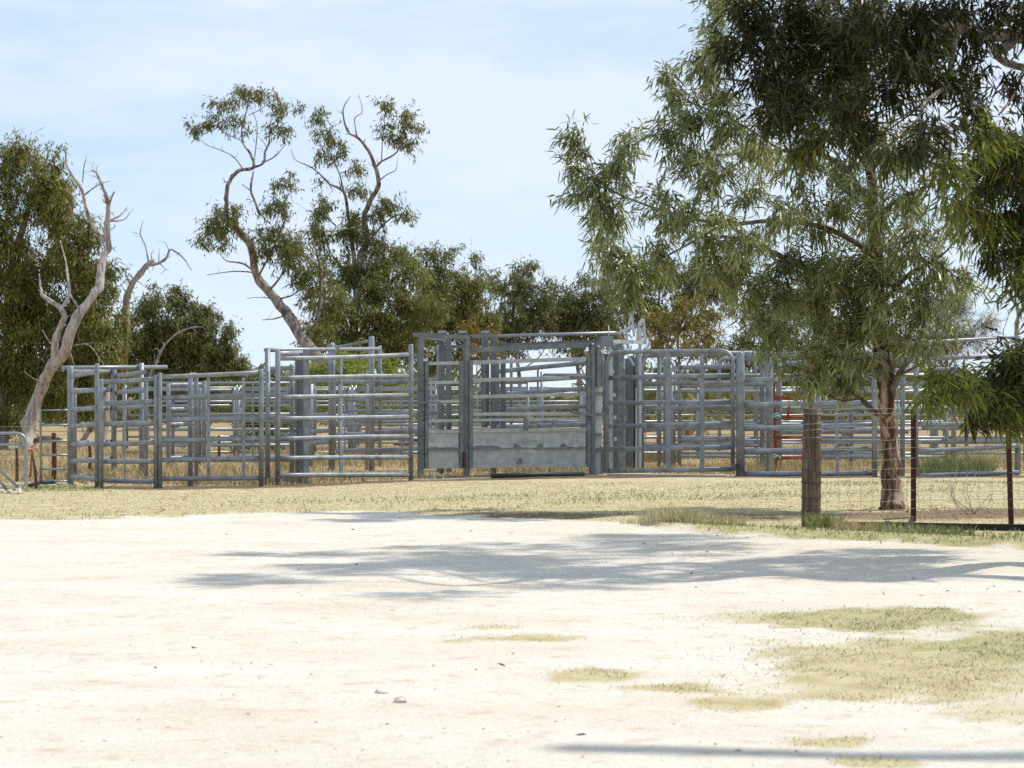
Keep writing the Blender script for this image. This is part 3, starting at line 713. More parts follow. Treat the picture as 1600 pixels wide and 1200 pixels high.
# faded stencil on the big sheet
fc = bpy.data.curves.new('lettering', 'FONT'); fc.body = 'ZANTZAV'; fc.size = 0.108; fc.align_x = 'LEFT'; fc.extrude = 0.001; fc.space_character = 0.95
fc.materials.append(M['paint_green'])
tmp = bpy.data.objects.new('lettering_curve', fc); COL.objects.link(tmp)
bpy.context.view_layer.update()
lme = bpy.data.meshes.new_from_object(tmp.evaluated_get(bpy.context.evaluated_depsgraph_get()))
bpy.data.objects.remove(tmp)
fo = link('lettering', lme, gr2, 'stuff')
xa = AL; up_ = Vector((0, 0, 1)); za = xa.cross(up_)
mw = Matrix((xa, up_, za)).transposed().to_4x4(); mw.translation = C(816, 694.5, -0.058) - parent_origin(gr2)
fo.matrix_local = mw
fo['label'] = 'faded green stencilled lettering on the lower sheet'
# dark patches at the ends of the left sheets
patch([(669, 701), (672, 698), (690, 699.5), (706, 698.5), (716, 700), (717, 703), (669, 703.5)], gl, -0.098)

# side sheet and head bail at the right end of the crush
hb = thing('head_bail', 'head bail with linkage arms and vertical jaws at the end of the crush', 'head bail', ground_pt(975, 43.9))
m = MB(); m.bar(W(934.5, 741, 43.0), W(934.5, 604, 43.0), 0.15, 0.02, up=(0.2, 1, 0)); m.build('side_sheet', M['arm_pale'], hb)
for py in (615, 647.5, 679):
    MB().bar(W(930, py, 42.93), W(941, py, 42.93), 0.06, 0.045).build('slot_rail', M['galv_dark'], hb)
MB().bar(W(929, 706, 42.95), W(941, 698, 42.95), 0.06, 0.04).build('slot_rail', M['galv_dark'], hb)
MB().upright(W(941, 741, 42.97), W(941, 699, 42.97), (1, 0, 0), 0.05, 0.08).build('rib_plate', M['galv_dark'], hb)
def hp(name, px, yt, yb, w, D, d=0.09, mat='galv'):
    return MB().upright(W(px, yb, D), W(px, yt, D), (1, 0.25, 0), w / F * D, d).build(name, M[mat], hb)
hp('post', 954.5, 532, 742, 4.5, 43.75, 0.08, 'arm_pale')
hp('post', 1000, 512, 742, 4, 44.3, 0.06, 'arm_pale')
for px, yt, w, D, mt in ((947, 553, 7, 44.0, 'galv_dark'), (962, 544, 7, 44.2, 'galv_dark'), (970.5, 540, 7, 44.4, 'galv'), (979, 560, 5, 44.8, 'galv'), (985, 556, 6.5, 44.5, 'galv_dark'), (992, 560, 6, 44.9, 'galv_dark'), (997, 545, 6, 44.6, 'galv'), (1003, 556, 5, 44.9, 'galv')):
    hp('jaw_post', px, yt, 741, w, D, 0.10, mt)
hp('jaw_rod', 991, 574, 735, 1.8, 44.0, 0.02, 'picket'); hp('jaw_rod', 994, 606, 738, 1.6, 43.9, 0.02, 'arm_pale')
MB().bar(W(936, 534, 43.3), W(955, 533, 43.5), 0.12, 0.20).build('head_plate', M['galv_dark'], hb)
MB().bar(W(953, 533.5, 43.6), W(1002, 534.5, 44.2), 0.08, 0.07).build('top_rail', M['arm_pale'], hb)
MB().bar(W(1001, 535.5, 44.2), W(1007, 536.5, 44.2), 0.03, 0.03).build('pin', M['arm_pale'], hb)
MB().bar(W(956, 542, 43.7), W(967, 541, 43.9), 0.08, 0.07).build('lug', M['galv'], hb)
MB().bar(W(953, 742, 43.8), W(1003, 741, 44.2), 0.16, 0.05).build('foot_plate', M['arm_pale'], hb)
def arm(name, p, q, w=3.2, D=43.9, mat='arm_pale', D2=None):
    return MB().bar(W(*p, D), W(*q, D2 or D), 0.045, w * 1.15 / F * D).build(name, M[mat], hb)
arm('lever_arm', (964, 523), (990, 508), 5)
arm('lever_arm', (990, 508), (997, 508), 4, 43.95, 'galv')
arm('lever_arm', (996.5, 509), (1005, 498), 4.5, 43.95)
arm('lever_arm', (1005.5, 499), (1009, 538), 2.8, 44.05)
arm('lever_arm', (982, 508), (987, 490), 3.2, 44.15)
arm('lever_arm', (987, 490), (991, 526), 2.8, 44.2)
arm('lever_arm', (985, 493), (988.5, 483), 1.8, 44.1)
arm('lever_arm', (998, 510), (995, 534), 3.0, 44.1)
arm('lever_arm', (978, 516), (981, 545), 2.8, 44.25)
arm('lever_arm', (982, 522), (988, 529), 2.4, 44.1)
arm('lever_arm', (982, 556), (991, 571), 3.0, 43.7)
arm('lever_arm', (1010, 546), (1016, 534), 3.6, 43.9)
arm('lever_arm', (954, 514), (964, 521), 3.0, 43.75, 'rust')
arm('lever_arm', (1016, 535), (1021, 537), 3.4, 43.95, 'rust')
arm('lever_arm', (972, 520), (975, 530), 2.4, 43.8, 'rust')
MB().tube([W(951, 531, 43.6), W(951, 509, 43.6)], 0.011, 6).build('rod', M['arm_pale'], hb)
MB().tube([W(934, 540, 42.9), W(941.5, 560, 43.2), W(941, 604, 43.1)], 0.03, 8).build('pull_lever', M['galv'], hb)
for px, py in ((958, 581), (960, 617), (961, 652), (962, 686)):
    MB().bar(W(px - 2, py, 43.9), W(px + 2, py, 43.9), 0.05, 0.07).build('stop_block', M['arm_pale'], hb)
MB().bar(W(975, 648, 44.2), W(980, 648, 44.2), 0.05, 0.24).build('stop_block', M['galv'], hb)
# concrete sill, pipe on the ground
m = MB(); m.bar(ground_pt(955, 42.9) + Vector((0, 0, 0.0)), ground_pt(1140, 41.7), 0.35, 0.06)
sl = m.build('concrete_sill', M['concrete']); tag(sl, 'pale concrete sill under the big rounded swing gate', 'sill'); sl['kind'] = 'thing'
m = MB(); m.tube([ground_pt(768, 41.0) + Vector((0, 0, .05)), ground_pt(840, 41.4) + Vector((0, 0, .06)), ground_pt(912, 42.3) + Vector((0, 0, .05))], 0.045, 8)
tag(m.build('drain_pipe', M['green_pipe']), 'dark green poly pipe lying along the foot of the crush', 'pipe')
m = MB(); m.tube([ground_pt(45, 37.0) + Vector((0, 0, .03)), ground_pt(62, 37.6) + Vector((0, 0, .06)), ground_pt(85, 38.0) + Vector((0, 0, .05))], 0.03, 6)
tag(m.build('hose', M['green_pipe']), 'dark green hose on the grass at the foot of the left fence', 'hose')

# ------------------------------------------------------------------ fences
def star_picket(label, px, yt, D, lean=0.0, holes=True, grp='star picket fence posts'):
    b0 = ground_pt(px, D); t = thing('star_picket', label, 'fence post', b0, grp)
    top = W(px + lean, yt, D); b1 = b0 - Vector((0, 0, .1))
    m = MB()
    for k in range(3):
        an = math.radians(90 + 120 * k); dv = Vector((math.cos(an), math.sin(an), 0)) * 0.034
        sd = Vector((-math.sin(an), math.cos(an), 0)) * 0.0045
        vs_ = [b1 + sd, b1 - sd, b1 + dv - sd, b1 + dv + sd, top + sd, top - sd, top + dv - sd, top + dv + sd]
        m.add(vs_, [(0, 1, 5, 4), (1, 2, 6, 5), (2, 3, 7, 6), (3, 0, 4, 7), (4, 5, 6, 7)], False)
    m.build('picket', M['picket'], t)
    return t
# strainer post
t = thing('strainer_post', 'thick weathered timber strainer post wrapped with fence wires', 'fence post', ground_pt(1268, 25.3))
m = MB(); b0 = ground_pt(1268, 25.3); zt = W(1268, 638, 25.3).z
rs = np.random.default_rng(4); rings = 18; nseg = 28
vs_ = []; fs = []
ph = [rs.uniform(0, 6.28) for _ in range(6)]
for i in range(rings + 1):
    z = -0.1 + (zt + 0.1) * i / rings
    for k in range(nseg):
        an = 2 * math.pi * k / nseg
        r = 0.103 + 0.004 * math.sin(2 * an + ph[0]) + 0.003 * math.sin(5 * an + ph[1] + z) + 0.0035 * math.sin(9 * an + ph[2]) + rs.normal(0, 0.0011) + 0.004 * math.sin(z * 3 + ph[3])
        if i == rings: r *= 0.965
        vs_.append((b0.x + 0.012 * (z - 0.6) + r * math.cos(an), b0.y + r * math.sin(an), z + (0.006 * math.sin(an + 1) if i == rings else 0)))
for i in range(rings):
    for k in range(nseg): fs.append((i * nseg + k, i * nseg + (k + 1) % nseg, (i + 1) * nseg + (k + 1) % nseg, (i + 1) * nseg + k))
fs.append(tuple(rings * nseg + k for k in range(nseg)))
m.add(vs_, fs, True); m.smooth[-1] = False
m.build('timber', M['wood'], t)
WZ = []
for k, py in enumerate((645, 661, 672, 685, 716, 735, 753, 776, 797)):
    z = W(1268, py, 25.3).z; WZ.append(z)
    pts = [(b0.x + 0.012 * (z - 0.6) + 0.112 * math.cos(a), b0.y + 0.112 * math.sin(a), z + 0.012 * math.sin(a * 1 + k)) for a in [j * 2 * math.pi / 18 for j in range(19)]]
    MB().tube(pts, 0.0042 if k < 4 else 0.0055, 5, cap=False).build('wire_loop', M['wire'] if k < 4 else M['twig'], t)
# mesh fence running right from the strainer
star_picket('rusty star picket beside the gum trunk, left of two in the mesh fence', 1427, 636, 26.6)
star_picket('rusty star picket under the drooping branch, right of two in the mesh fence', 1580, 640, 26.0, lean=-6)
fp = [Vector((b0.x + 0.1, 25.3, 0)), ground_pt(1427, 26.6), ground_pt(1580, 26.0), ground_pt(1760, 25.6)]
t = thing('wire_mesh_fence', 'sagging ringlock wire mesh strung from the strainer post past two pickets', 'wire fence', fp[1])
def along(u):
    seg = min(int(u), 2); f = u - seg
    return fp[seg].lerp(fp[seg + 1], f)
hz = [1.29, 1.24, 1.10, 0.97, 0.86, 0.72, 0.60, 0.49, 0.38, 0.27, 0.16]
rw = np.random.default_rng(12)
for j, z in enumerate(hz):
    pts = []
    for q in range(0, 31):
        u = q / 10; p = along(u); sag = 0.018 * math.sin(u * 2.2 + j) * (1 if 0.1 < u else 0)
        pts.append(p + Vector((0, -0.03, z + sag + rw.normal(0, 0.004))))
    MB().tube(pts, 0.0028, 4, cap=False).build('wire', M['wire'], t)
for k in range(24):
    u = 0.05 + k * 0.125
    pts = []
    for z in hz[2:]:
        pts.append(along(min(2.99, u + rw.normal(0, 0.006))) + Vector((rw.normal(0, 0.01), -0.032, z)))
    MB().tube(pts, 0.0022, 4, cap=False).build('stay_wire', M['wire'], t)
tw = MB(); tw.tube([W(1404, 632, 28.9), W(1406, 640, 28.8), W(1405, 652, 28.9)], 0.012, 5)
tag(tw.build('twine_tie', M['blue_rope']), 'short blue twine hanging against the gum trunk', 'twine')
# rubber edging and bracket on the verge
pts = [ground_pt(1300, 25.0), ground_pt(1360, 25.2), ground_pt(1440, 25.1), ground_pt(1520, 24.8), ground_pt(1600, 24.6), ground_pt(1680, 24.4)]
m = MB()
cm = catmull([tuple(p + Vector((0, 0, 0.03))) for p in pts], 3)
for a, c_ in zip(cm[:-1], cm[1:]): m.bar(a, c_, 0.05, 0.085)
tag(m.build('edging_strip', M['black']), 'black rubber edging strip lying along the grass verge', 'edging')
t = thing('steel_bracket', 'low steel bracket on two stub legs in the verge grass', 'bracket', ground_pt(1405, 24.2))
for px, yt in ((1387, 814), (1424, 811)): MB().upright(ground_pt(px, 24.2) - Vector((0, 0, .04)), W(px, yt, 24.2), (1, 0, 0), 0.045, 0.045).build('leg', M['galv_dark'], t)
MB().bar(W(1380, 816, 24.2) + Vector((0, 0, .028)), W(1428, 812, 24.2) + Vector((0, 0, .028)), 0.04, 0.012).build('crossbar', M['galv_dark'], t)

# left hand gate, leaning posts and back fence
t = thing('farm_gate', 'galvanised farm gate with rounded corner and wire infill at far left', 'gate', ground_pt(-10, 35.2))
def lg(px): return 35.4
MB().tube([W(-90, 677, 35.0), W(26, 677, 35.3)] + [W(26 + 14 * math.sin(a), 677 + 14 * (1 - math.cos(a)), 35.3) for a in (0.4, 0.8, 1.2, 1.57)] + [W(41, 755, 35.3), W(31, 766, 35.3), W(-90, 772, 35.0)], 0.026, 8).build('frame', M['galv_pale'], t)
MB().tube([W(-90, 694, 35.0), W(28, 694.5, 35.3), W(40, 702, 35.3)], 0.022, 8).build('rail', M['galv_pale'], t)
MB().tube([W(-60, 690, 35.1), W(0, 735, 35.2), W(30, 763, 35.3)], 0.022, 8).build('brace', M['galv_pale'], t)
MB().tube([W(-60, 715, 35.1), W(0, 753, 35.2), W(13, 767, 35.3)], 0.018, 8).build('brace', M['galv_pale'], t)
for k in range(7):
    y = 702 + k * 9
    MB().tube([W(-90, y, 35.0), W(40, y + 1, 35.3)], 0.0028, 4, cap=False).build('wire', M['wire'], t)
for k in range(5):
    MB().tube([W(38 - k * 14, 695, 35.3), W(38 - k * 14, 768, 35.3)], 0.0024, 4, cap=False).build('wire', M['wire'], t)
t = thing('leaning_post', 'short dark leaning timber post tied with orange twine', 'fence post', ground_pt(57, 36.3))
MB().tube([ground_pt(57.5, 36.3) - Vector((0, 0, .05)), W(55, 735, 36.3), W(50, 705, 36.3)], [0.026, 0.024, 0.02], 8).build('post', M['redwood'], t)
MB().tube([W(47.5, 745, 36.6), W(50, 698, 36.6), W(58, 690, 36.6)], [0.014, 0.012, 0.007], 6).build('stake', M['rust'], t)
t = thing('twine_tie', 'orange twine knot on the leaning post', 'twine', W(46, 704, 36.1))
m = MB(); rr = np.random.default_rng(3)
for k in range(4):
    c = W(46 + rr.uniform(-4, 4), 704 + rr.uniform(-2, 2), 36.15)
    m.tube([c + Vector((math.cos(q * .9) * rr.uniform(.02, .06), rr.uniform(-.03, .03), math.sin(q * .9) * rr.uniform(.01, .03))) for q in range(8)], 0.012, 5)
m.build('knot', M['orange_rope'], t)
for lab, px, yt, D, w in (('squat dark timber post behind the farm gate', 26, 700, 39.5, 5.5), ('red brown timber post behind the thin rail gate', 84, 676, 40.5, 8), ('red brown timber post behind the narrow return panel', 140, 690, 43.5, 5.5),
                          ('red brown timber post in the back fence, beyond the slim uprights', 342, 681, 52, 5), ('grey timber post in the back fence, beside the dark bush', 361, 695, 58, 2.5)):
    b_ = ground_pt(px, D); t = thing('timber_post', lab, 'fence post', b_, 'timber posts of the old back fence')
    zt = W(px, yt, D).z; r = w / F * D / 2
    MB().tube([b_ - Vector((0, 0, .08)), b_ + Vector((0.01, 0, zt * 0.5)), b_ + Vector((0.0, 0, zt * 0.97)), b_ + Vector((0.0, 0, zt))], [r, r * .97, r * .93, r * .8], 9).build('post', M['redwood'], t)
t = thing('wire_gate', 'thin rail gate between the farm gate and the thick corner post', 'gate', ground_pt(84, 39.4))
MB().tube([W(64, 753, 39.4), W(63, 641, 39.4), W(106, 641, 39.4)], 0.022, 8).build('frame', M['galv_pale'], t)
for y in (664, 689, 711, 733, 752): MB().tube([W(64, y, 39.4), W(107, y, 39.4)], 0.02, 8).build('rail', M['galv_pale'], t)
# back wire fence behind the yards
t = thing('wire_fence', 'thin old wire fence strung along the back timber posts', 'wire fence', (-8, 45, 0))
bp_ = [ground_pt(-60, 39.3), ground_pt(26, 39.5), ground_pt(84, 40.5), ground_pt(140, 43.5), ground_pt(342, 52), ground_pt(361, 58), ground_pt(480, 63), ground_pt(760, 66)]
for z in (1.05, 0.86, 0.66, 0.46, 0.26):
    MB().tube([p + Vector((0, -0.05, z * 0.9)) for p in bp_], 0.004, 4, cap=False).build('wire', M['wire'], t)
# timber pole standing behind the yards
b_ = ground_pt(196.5, 66); t = thing('timber_pole', 'slim grey brown timber pole standing before the dead tree', 'pole', b_)
MB().tube([b_ - Vector((0, 0, .2)), Vector((b_.x, b_.y, W(0, 600, 66).z)), Vector((b_.x - 0.02, b_.y, W(0, 497, 66).z))], [0.075, 0.065, 0.055], 9).build('pole', M['redwood'], t)

# ------------------------------------------------------------------ trees
def leaf_arrays(P, Dr, Ln, Wd, near, rng, out=None):
    n_ = len(P)
    rv = rng.normal(size=(n_, 3))
    if out is not None: rv = out * 0.85 + np.array([[0, 0, 0.4]]) + rv * 0.7
    side = unit(np.cross(Dr, rv)); nor = np.cross(side, Dr)
    Ln = Ln[:, None]; Wd = Wd[:, None]
    if near:
        bend = rng.uniform(-0.22, 0.22, (n_, 1)) * Ln
        g = np.array([[0, 0, -1.0]]) * Ln * 0.06
        v0 = P; c1 = P + Dr * Ln * 0.3 + nor * bend * 0.3; c2 = P + Dr * Ln * 0.68 + nor * bend * 0.8 + g; v3 = P + Dr * Ln + nor * bend + g * 2
        V = np.stack([v0, c1 + side * Wd * 0.5, c2 + side * Wd * 0.36, v3, c2 - side * Wd * 0.36, c1 - side * Wd * 0.5], 1).reshape(-1, 3)
        base = (np.arange(n_) * 6)[:, None]
        T = np.concatenate([base + np.array([[0, 1, 5]]), base + np.array([[1, 2, 5]]), base + np.array([[2, 4, 5]]), base + np.array([[2, 3, 4]])], 0)
    else:
        mid = P + Dr * Ln * 0.45
        V = np.stack([P, mid + side * Wd * 0.5, P + Dr * Ln + nor * Wd * 0.3, mid - side * Wd * 0.5], 1).reshape(-1, 3)
        base = (np.arange(n_) * 4)[:, None]
        T = np.concatenate([base + np.array([[0, 1, 2]]), base + np.array([[0, 2, 3]])], 0)
    return V, T

def tree(name, label, cat, D, limbs, clumps, leaf=None, bark='limbbark', trunkbark=None, lsize=(0.2, 0.04), cover=2.6, seed=1, near=False, group=None, basepx=None,
         depth=1.0, droop=0.8, spray=0.3, sub=0.46, nsub=12, twig_r=0.010, auto=True, crown_name='crown', depth_amp=None, twiggy=0.2, sunlit=None):
    rng = np.random.default_rng(seed)
    pxm = D / F
    bx, by = (limbs[0][0][0], limbs[0][0][1]) if limbs else basepx
    base = W(bx, HY, D); base.z = gz(base.x, D)
    t = thing(name, label, cat, base, group)
    amp = depth_amp if depth_amp is not None else min(1.6, 60 * pxm)
    def off(px, py):
        h = max(0.0, (by - py)) * pxm
        s = min(1.0, h / 2.0)
        return amp * s * (math.sin(px * 0.017 + seed * 1.3) + 0.7 * math.sin(py * 0.021 + seed * 2.1)) / 1.5
    nodes = []; nodr = []; lines = []; tw = MB()
    for li, lm in enumerate(limbs):
        sm = catmull([(p[0], p[1], p[2]) for p in lm], 4)
        pts = []; rad = []
        for k, (x, y, r) in enumerate(sm):
            r = (r if r > 7 else r * (0.72 + 0.28 * r / 7)) * (0.77 if D > 50 else 1.0)
            p = W(x, y, D + off(x, y))
            j = 0.12 * r * pxm
            if 0 < k < len(sm) - 1: p += Vector(rng.normal(0, j, 3))
            pts.append(p); rad.append(max(0.004, r * pxm * (1 + rng.normal(0, 0.10 if bark == 'deadwood' else 0.06))))
        if li == 0:
            pts[0].z = gz(pts[0].x, pts[0].y) - 0.15
        mb = MB(); mb.tube(pts, rad, 12 if rad[0] > 0.06 else 7)
        o_ = mb.build('trunk' if li == 0 else 'limb', M[trunkbark or bark] if li == 0 else M[bark], t)
        nodes += [np.array(p) for p in pts]; nodr += rad; lines.append((pts, rad))
    for lm_pts, lm_rad in lines:
        L_ = len(lm_pts)
        for q in range(max(2, int(L_ * twiggy))):
            if L_ < 4: break
            i = rng.integers(max(1, int(L_ * 0.45) if lm_rad[0] > 0.12 else 1), L_ - 1); p = lm_pts[i]; tg = (lm_pts[min(i + 1, L_ - 1)] - lm_pts[i - 1]).normalized()
            dv = (tg * rng.uniform(0.2, 0.9) + Vector(rng.normal(0, 0.75, 3)) + Vector((0, 0, 0.15))).normalized()
            ln = pxm * rng.uniform(6, 24); r0 = min(lm_rad[i] * 0.4, 1.1 * pxm)
            m1 = p + dv * ln * 0.5 + Vector(rng.normal(0, 0.10 * ln, 3)); e1 = m1 + (dv * 0.6 + Vector(rng.normal(0, 0.5, 3))).normalized() * ln * 0.55
            tw.tube([p, m1, e1], [r0, r0 * 0.7, r0 * 0.25], 5)
            e2 = m1 + (dv * 0.5 + Vector(rng.normal(0, 0.8, 3))).normalized() * ln * 0.35
            tw.tube([m1, e2], [r0 * 0.55, r0 * 0.2], 4)
    N = np.array(nodes) if nodes else np.array([list(base)])
    PP = []; DD = []; LL = []; WW = []; OO = []; FR = []
    leaf_px = lsize[0] / pxm * lsize[1] / pxm * 0.55
    for cl in clumps:
        px, py, rx, ry = cl[:4]; dens = cl[4] if len(cl) > 4 else 1.0; dd = cl[5] if len(cl) > 5 else 0.0
        rw_, rh_ = rx * pxm, ry * pxm; rd_ = (rw_ + rh_) / 2 * depth
        c = np.array(W(px, py, D + off(px, py) + dd + rng.uniform(-0.5, 0.5) * rd_))
        nl = int(cover * (1.45 if not near else 1.0) * dens * math.pi * rx * ry / leaf_px)
        if nl < 8: nl = 8
        ns = max(5, int(nsub * (0.7 + 0.6 * rng.random())))
        u = unit(rng.normal(size=(ns, 3))); rr = rng.uniform(0.25, 1, (ns, 1)) ** 0.5
        sc = c + u * rr * np.array([rw_, rd_, rh_]) * 0.82
        srad = np.array([rw_, rd_, rh_]) * sub * rng.uniform(0.75, 1.25, (ns, 1))
        # sprays inside the sub-clumps
        nsp = max(ns, nl // 14)
        own = rng.integers(0, ns, nsp)
        su = unit(rng.normal(size=(nsp, 3))); sr = rng.uniform(0, 1, (nsp, 1)) ** 0.42
        sp = sc[own] + su * sr * srad[own]
        sdir_ = unit(su * 0.8 + unit(sc[own] - c) * 0.5 + rng.normal(0, 0.4, (nsp, 3)) + np.array([0, 0, -0.15]))
        k = rng.integers(0, nsp, nl)
        f = rng.uniform(-0.5, 0.5, (nl, 1))
        P = sp[k] + sdir_[k] * f * spray + rng.normal(0, spray * 0.13, (nl, 3))
        Dv = unit(sdir_[k] * (0.8 if near else 0.45) + rng.normal(0, 0.42, (nl, 3)) + np.array([0, 0, -droop]))
        FR.append(np.full(nl, bool(sunlit and sunlit(px, py)))); PP.append(P); DD.append(Dv); OO.append(unit(P - sc[own][k] + 0.35 * (P - c)))
        LL.append(lsize[0] * rng.uniform(0.45, 1.35, nl)); WW.append(lsize[1] * rng.uniform(0.7, 1.25, nl))
        if auto and nodes:
            # a bough from the nearest lower limb to the clump, and boughlets into it
            dv = N - c; pen = np.linalg.norm(dv, axis=1) + np.where(dv[:, 2] > 0.3, 0.8 * dv[:, 2], 0)
            a = N[int(np.argmin(pen))]
            mid = (a + c) / 2 + np.array([0, 0, -0.10 * np.linalg.norm(c - a)]) + rng.normal(0, 0.06 * np.linalg.norm(c - a) + 1e-3, 3)
            br = catmull([tuple(a), tuple(mid), tuple(c)], 4)
            nb_ = len(br); r0 = twig_r * (1.4 + 0.6 * (rx * pxm))
            r0 = min(r0, nodr[int(np.argmin(pen))] * 0.8)
            tw.tube([Vector(q) for q in br], [r0 * (1 - 0.6 * i / (nb_ - 1)) for i in range(nb_)], 5, cap=False)
            for q in range(min(ns, 8)):
                st = br[rng.integers(nb_ // 2, nb_)]; en = sc[q]
                md = (st + en) / 2 + rng.normal(0, 0.08 * np.linalg.norm(en - st) + 1e-3, 3)
                b3 = catmull([tuple(st), tuple(md), tuple(en)], 3)
                tw.tube([Vector(z_) for z_ in b3], [twig_r * (0.75 - 0.5 * i / (len(b3) - 1)) for i in range(len(b3))], 4, cap=False)
            if near:
                for q in range(0, nsp, 3):
                    e0 = Vector(sp[q] - sdir_[q] * spray * 0.55); e1 = Vector(sp[q] + sdir_[q] * spray * 0.5)
                    tw.tube([e0, (e0 + e1) / 2 + Vector((0, 0, 0.01)), e1], [0.004, 0.003, 0.0015], 3, cap=False)
    if tw.v: tw.build('twigs', M['twig'] if PP else M[bark], t, kind='stuff')
    if PP:
        PP, DD, LL, WW, OO, FR = (np.concatenate(q) for q in (PP, DD, LL, WW, OO, FR))
        for sel, mt, nm in ((~FR, leaf, crown_name), (FR, 'leaf_sunlit', 'sunlit_foliage')):
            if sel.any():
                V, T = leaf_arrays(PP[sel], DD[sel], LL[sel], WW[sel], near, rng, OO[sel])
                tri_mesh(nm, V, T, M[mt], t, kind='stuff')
    return t

# left gum
tree('gum_tree', 'bushy yellow green gum tree filling the left edge behind the farm gate', 'tree', 66,
     [[(2, 700, 13), (6, 600, 12), (14, 500, 10), (20, 420, 8), (40, 340, 6), (60, 280, 4)], [(8, 560, 7), (40, 480, 5), (80, 400, 4), (110, 330, 2.5)], [(12, 500, 7), (-20, 420, 5), (-10, 330, 3)], [(10, 600, 7), (60, 520, 5), (120, 450, 3), (160, 430, 2)]],
     [(12, 262, 52, 52), (72, 268, 42, 46), (30, 350, 66, 56), (100, 325, 36, 46), (62, 428, 76, 56), (122, 405, 36, 42, .8), (20, 500, 58, 60), (95, 500, 58, 50), (150, 465, 38, 44, .8), (25, 595, 46, 56), (85, 570, 44, 42, .8), (148, 532, 44, 44, .8),
      (-50, 400, 60, 130), (-40, 560, 60, 90), (10, 655, 40, 34, .7), (178, 440, 20, 24, .6), (120, 590, 40, 40, .8), (-30, 280, 50, 60), (60, 330, 56, 50), (50, 540, 60, 56), (125, 470, 50, 46), (20, 420, 56, 50), (110, 385, 44, 40), (170, 500, 30, 36, .8), (150, 430, 36, 34), (125, 545, 50, 44), (165, 560, 34, 36), (95, 610, 50, 36), (60, 480, 56, 50), (140, 365, 24, 26, .7)],
     'leaf_left', lsize=(0.21, 0.042), cover=2.9, seed=11, spray=0.5, group='gum trees behind the yards')
# more bush behind its foot
tree('shrub', 'dark low bush behind the dead white trees', 'shrub', 78, [[(110, 690, 4), (112, 650, 3), (108, 610, 2)], [(112, 650, 2.5), (150, 610, 1.5)]],
     [(110, 600, 50, 32), (160, 590, 45, 36), (60, 625, 50, 26), (130, 635, 60, 20, .8), (215, 600, 40, 30), (275, 612, 60, 24), (345, 618, 50, 20), (400, 600, 34, 20), (240, 632, 50, 14, .8), (330, 636, 50, 10, .7)], 'leaf_far', lsize=(0.22, 0.05), cover=2.6, seed=12, spray=0.5, group='low bushes beyond the yards')
# dead white trees
dead1 = tree('dead_tree', 'tall bleached dead gum leaning right with two forked bare limbs', 'tree', 61,
     [[(38, 705, 16), (46, 665, 14), (60, 615, 12.5), (80, 575, 11.5), (99, 553, 10.5), (115, 505, 10), (135, 477, 9.5), (154, 449, 8.5), (161, 404, 8), (170, 386, 7), (167, 362, 6.5), (169, 330, 5), (168, 313, 4.5), (159, 288, 3.2), (150, 269, 2.4), (142, 267, 1.4)],
      [(163, 378, 5), (150, 360, 4.6), (140, 341, 4.3), (132, 316, 4), (129, 299, 3.8), (112, 273, 3.2), (103, 255, 2.8), (103, 240, 2.2), (101, 230, 1.8)],
      [(169, 328, 3), (175, 306, 2.2), (180, 299, 1.3)], [(168, 345, 2.5), (180, 341, 2), (191, 334, 1.5), (199, 323, .9)], [(172, 346, 2), (194, 343, 1.5), (203, 331, .9)],
      [(84, 578, 7), (87, 533, 7), (94, 510, 6.5), (101, 495, 6), (94, 481, 5.5), (78, 470, 5), (66, 460, 4), (63, 446, 3), (61, 428, 1.8)],
      [(96, 484, 4), (108, 460, 4), (105, 430, 3.2), (103, 410, 2.4), (94, 376, 1.2)], [(108, 458, 3), (122, 480, 3)],
      [(131, 306, 2), (143, 296, 1.8), (158, 287, 1.4), (173, 283, .9)], [(129, 285, 1.6), (131, 262, 1.4), (135, 245, .8)],
      [(115, 540, 1.6), (140, 540, 1.3), (165, 575, .8)], [(98, 556, 1.4), (78, 535, 1), (66, 515, .7)], [(110, 552, 1.3), (118, 580, 1), (114, 600, .8)], [(70, 600, 1.2), (50, 590, .9), (38, 580, .6)], [(168, 392, 1.2), (182, 386, .8)]],
     [], bark='deadwood', seed=21, group='bleached dead trees', depth_amp=0.9, twiggy=0.35)
dead2 = tree('dead_tree', 'broken white dead trunk with a drooping bare branch, behind the pole', 'tree', 68,
     [[(158, 697, 13), (164, 650, 10), (168, 600, 9), (175, 572, 8.5), (182, 540, 8), (196, 516, 8), (196, 481, 7.5), (200, 460, 7), (210, 439, 6.5), (224, 421, 6), (240, 405, 4)],
      [(232, 414, 4), (245, 412, 4), (259, 404, 3.4), (266, 390, 2.6), (275, 394, 2.2), (287, 404, 1.8), (300, 423, 1)], [(232, 410, 2.2), (227, 383, 1.8), (219, 365, 1.4), (224, 344, .8)], [(219, 366, 1), (206, 362, .6)],
      [(248, 408, 1.5), (249, 388, .8)], [(206, 445, 1.8), (196, 428, 1.2), (200, 418, .8)], [(168, 640, 6), (140, 672, 6.5), (128, 690, 6), (124, 706, 5)], [(182, 548, 4), (188, 532, 3), (178, 520, 2)], [(186, 634, 3), (206, 622, 2.5), (196, 640, 2)]],
     [], bark='deadwood', seed=22, group='bleached dead trees', depth_amp=0.7, twiggy=0.35)
tree('dead_branch', 'thin dead branch reaching up right before the round dark tree', 'tree', 80,
     [[(232, 700, 3.5), (232, 600, 3.5), (243, 570, 3), (254, 545, 2.6), (275, 522, 2.2), (300, 512, 1.6), (318, 511, 1)], [(254, 548, 1.6), (256, 535, 1)]], [], bark='deadwood', seed=23, group='bleached dead trees', depth_amp=0.5)
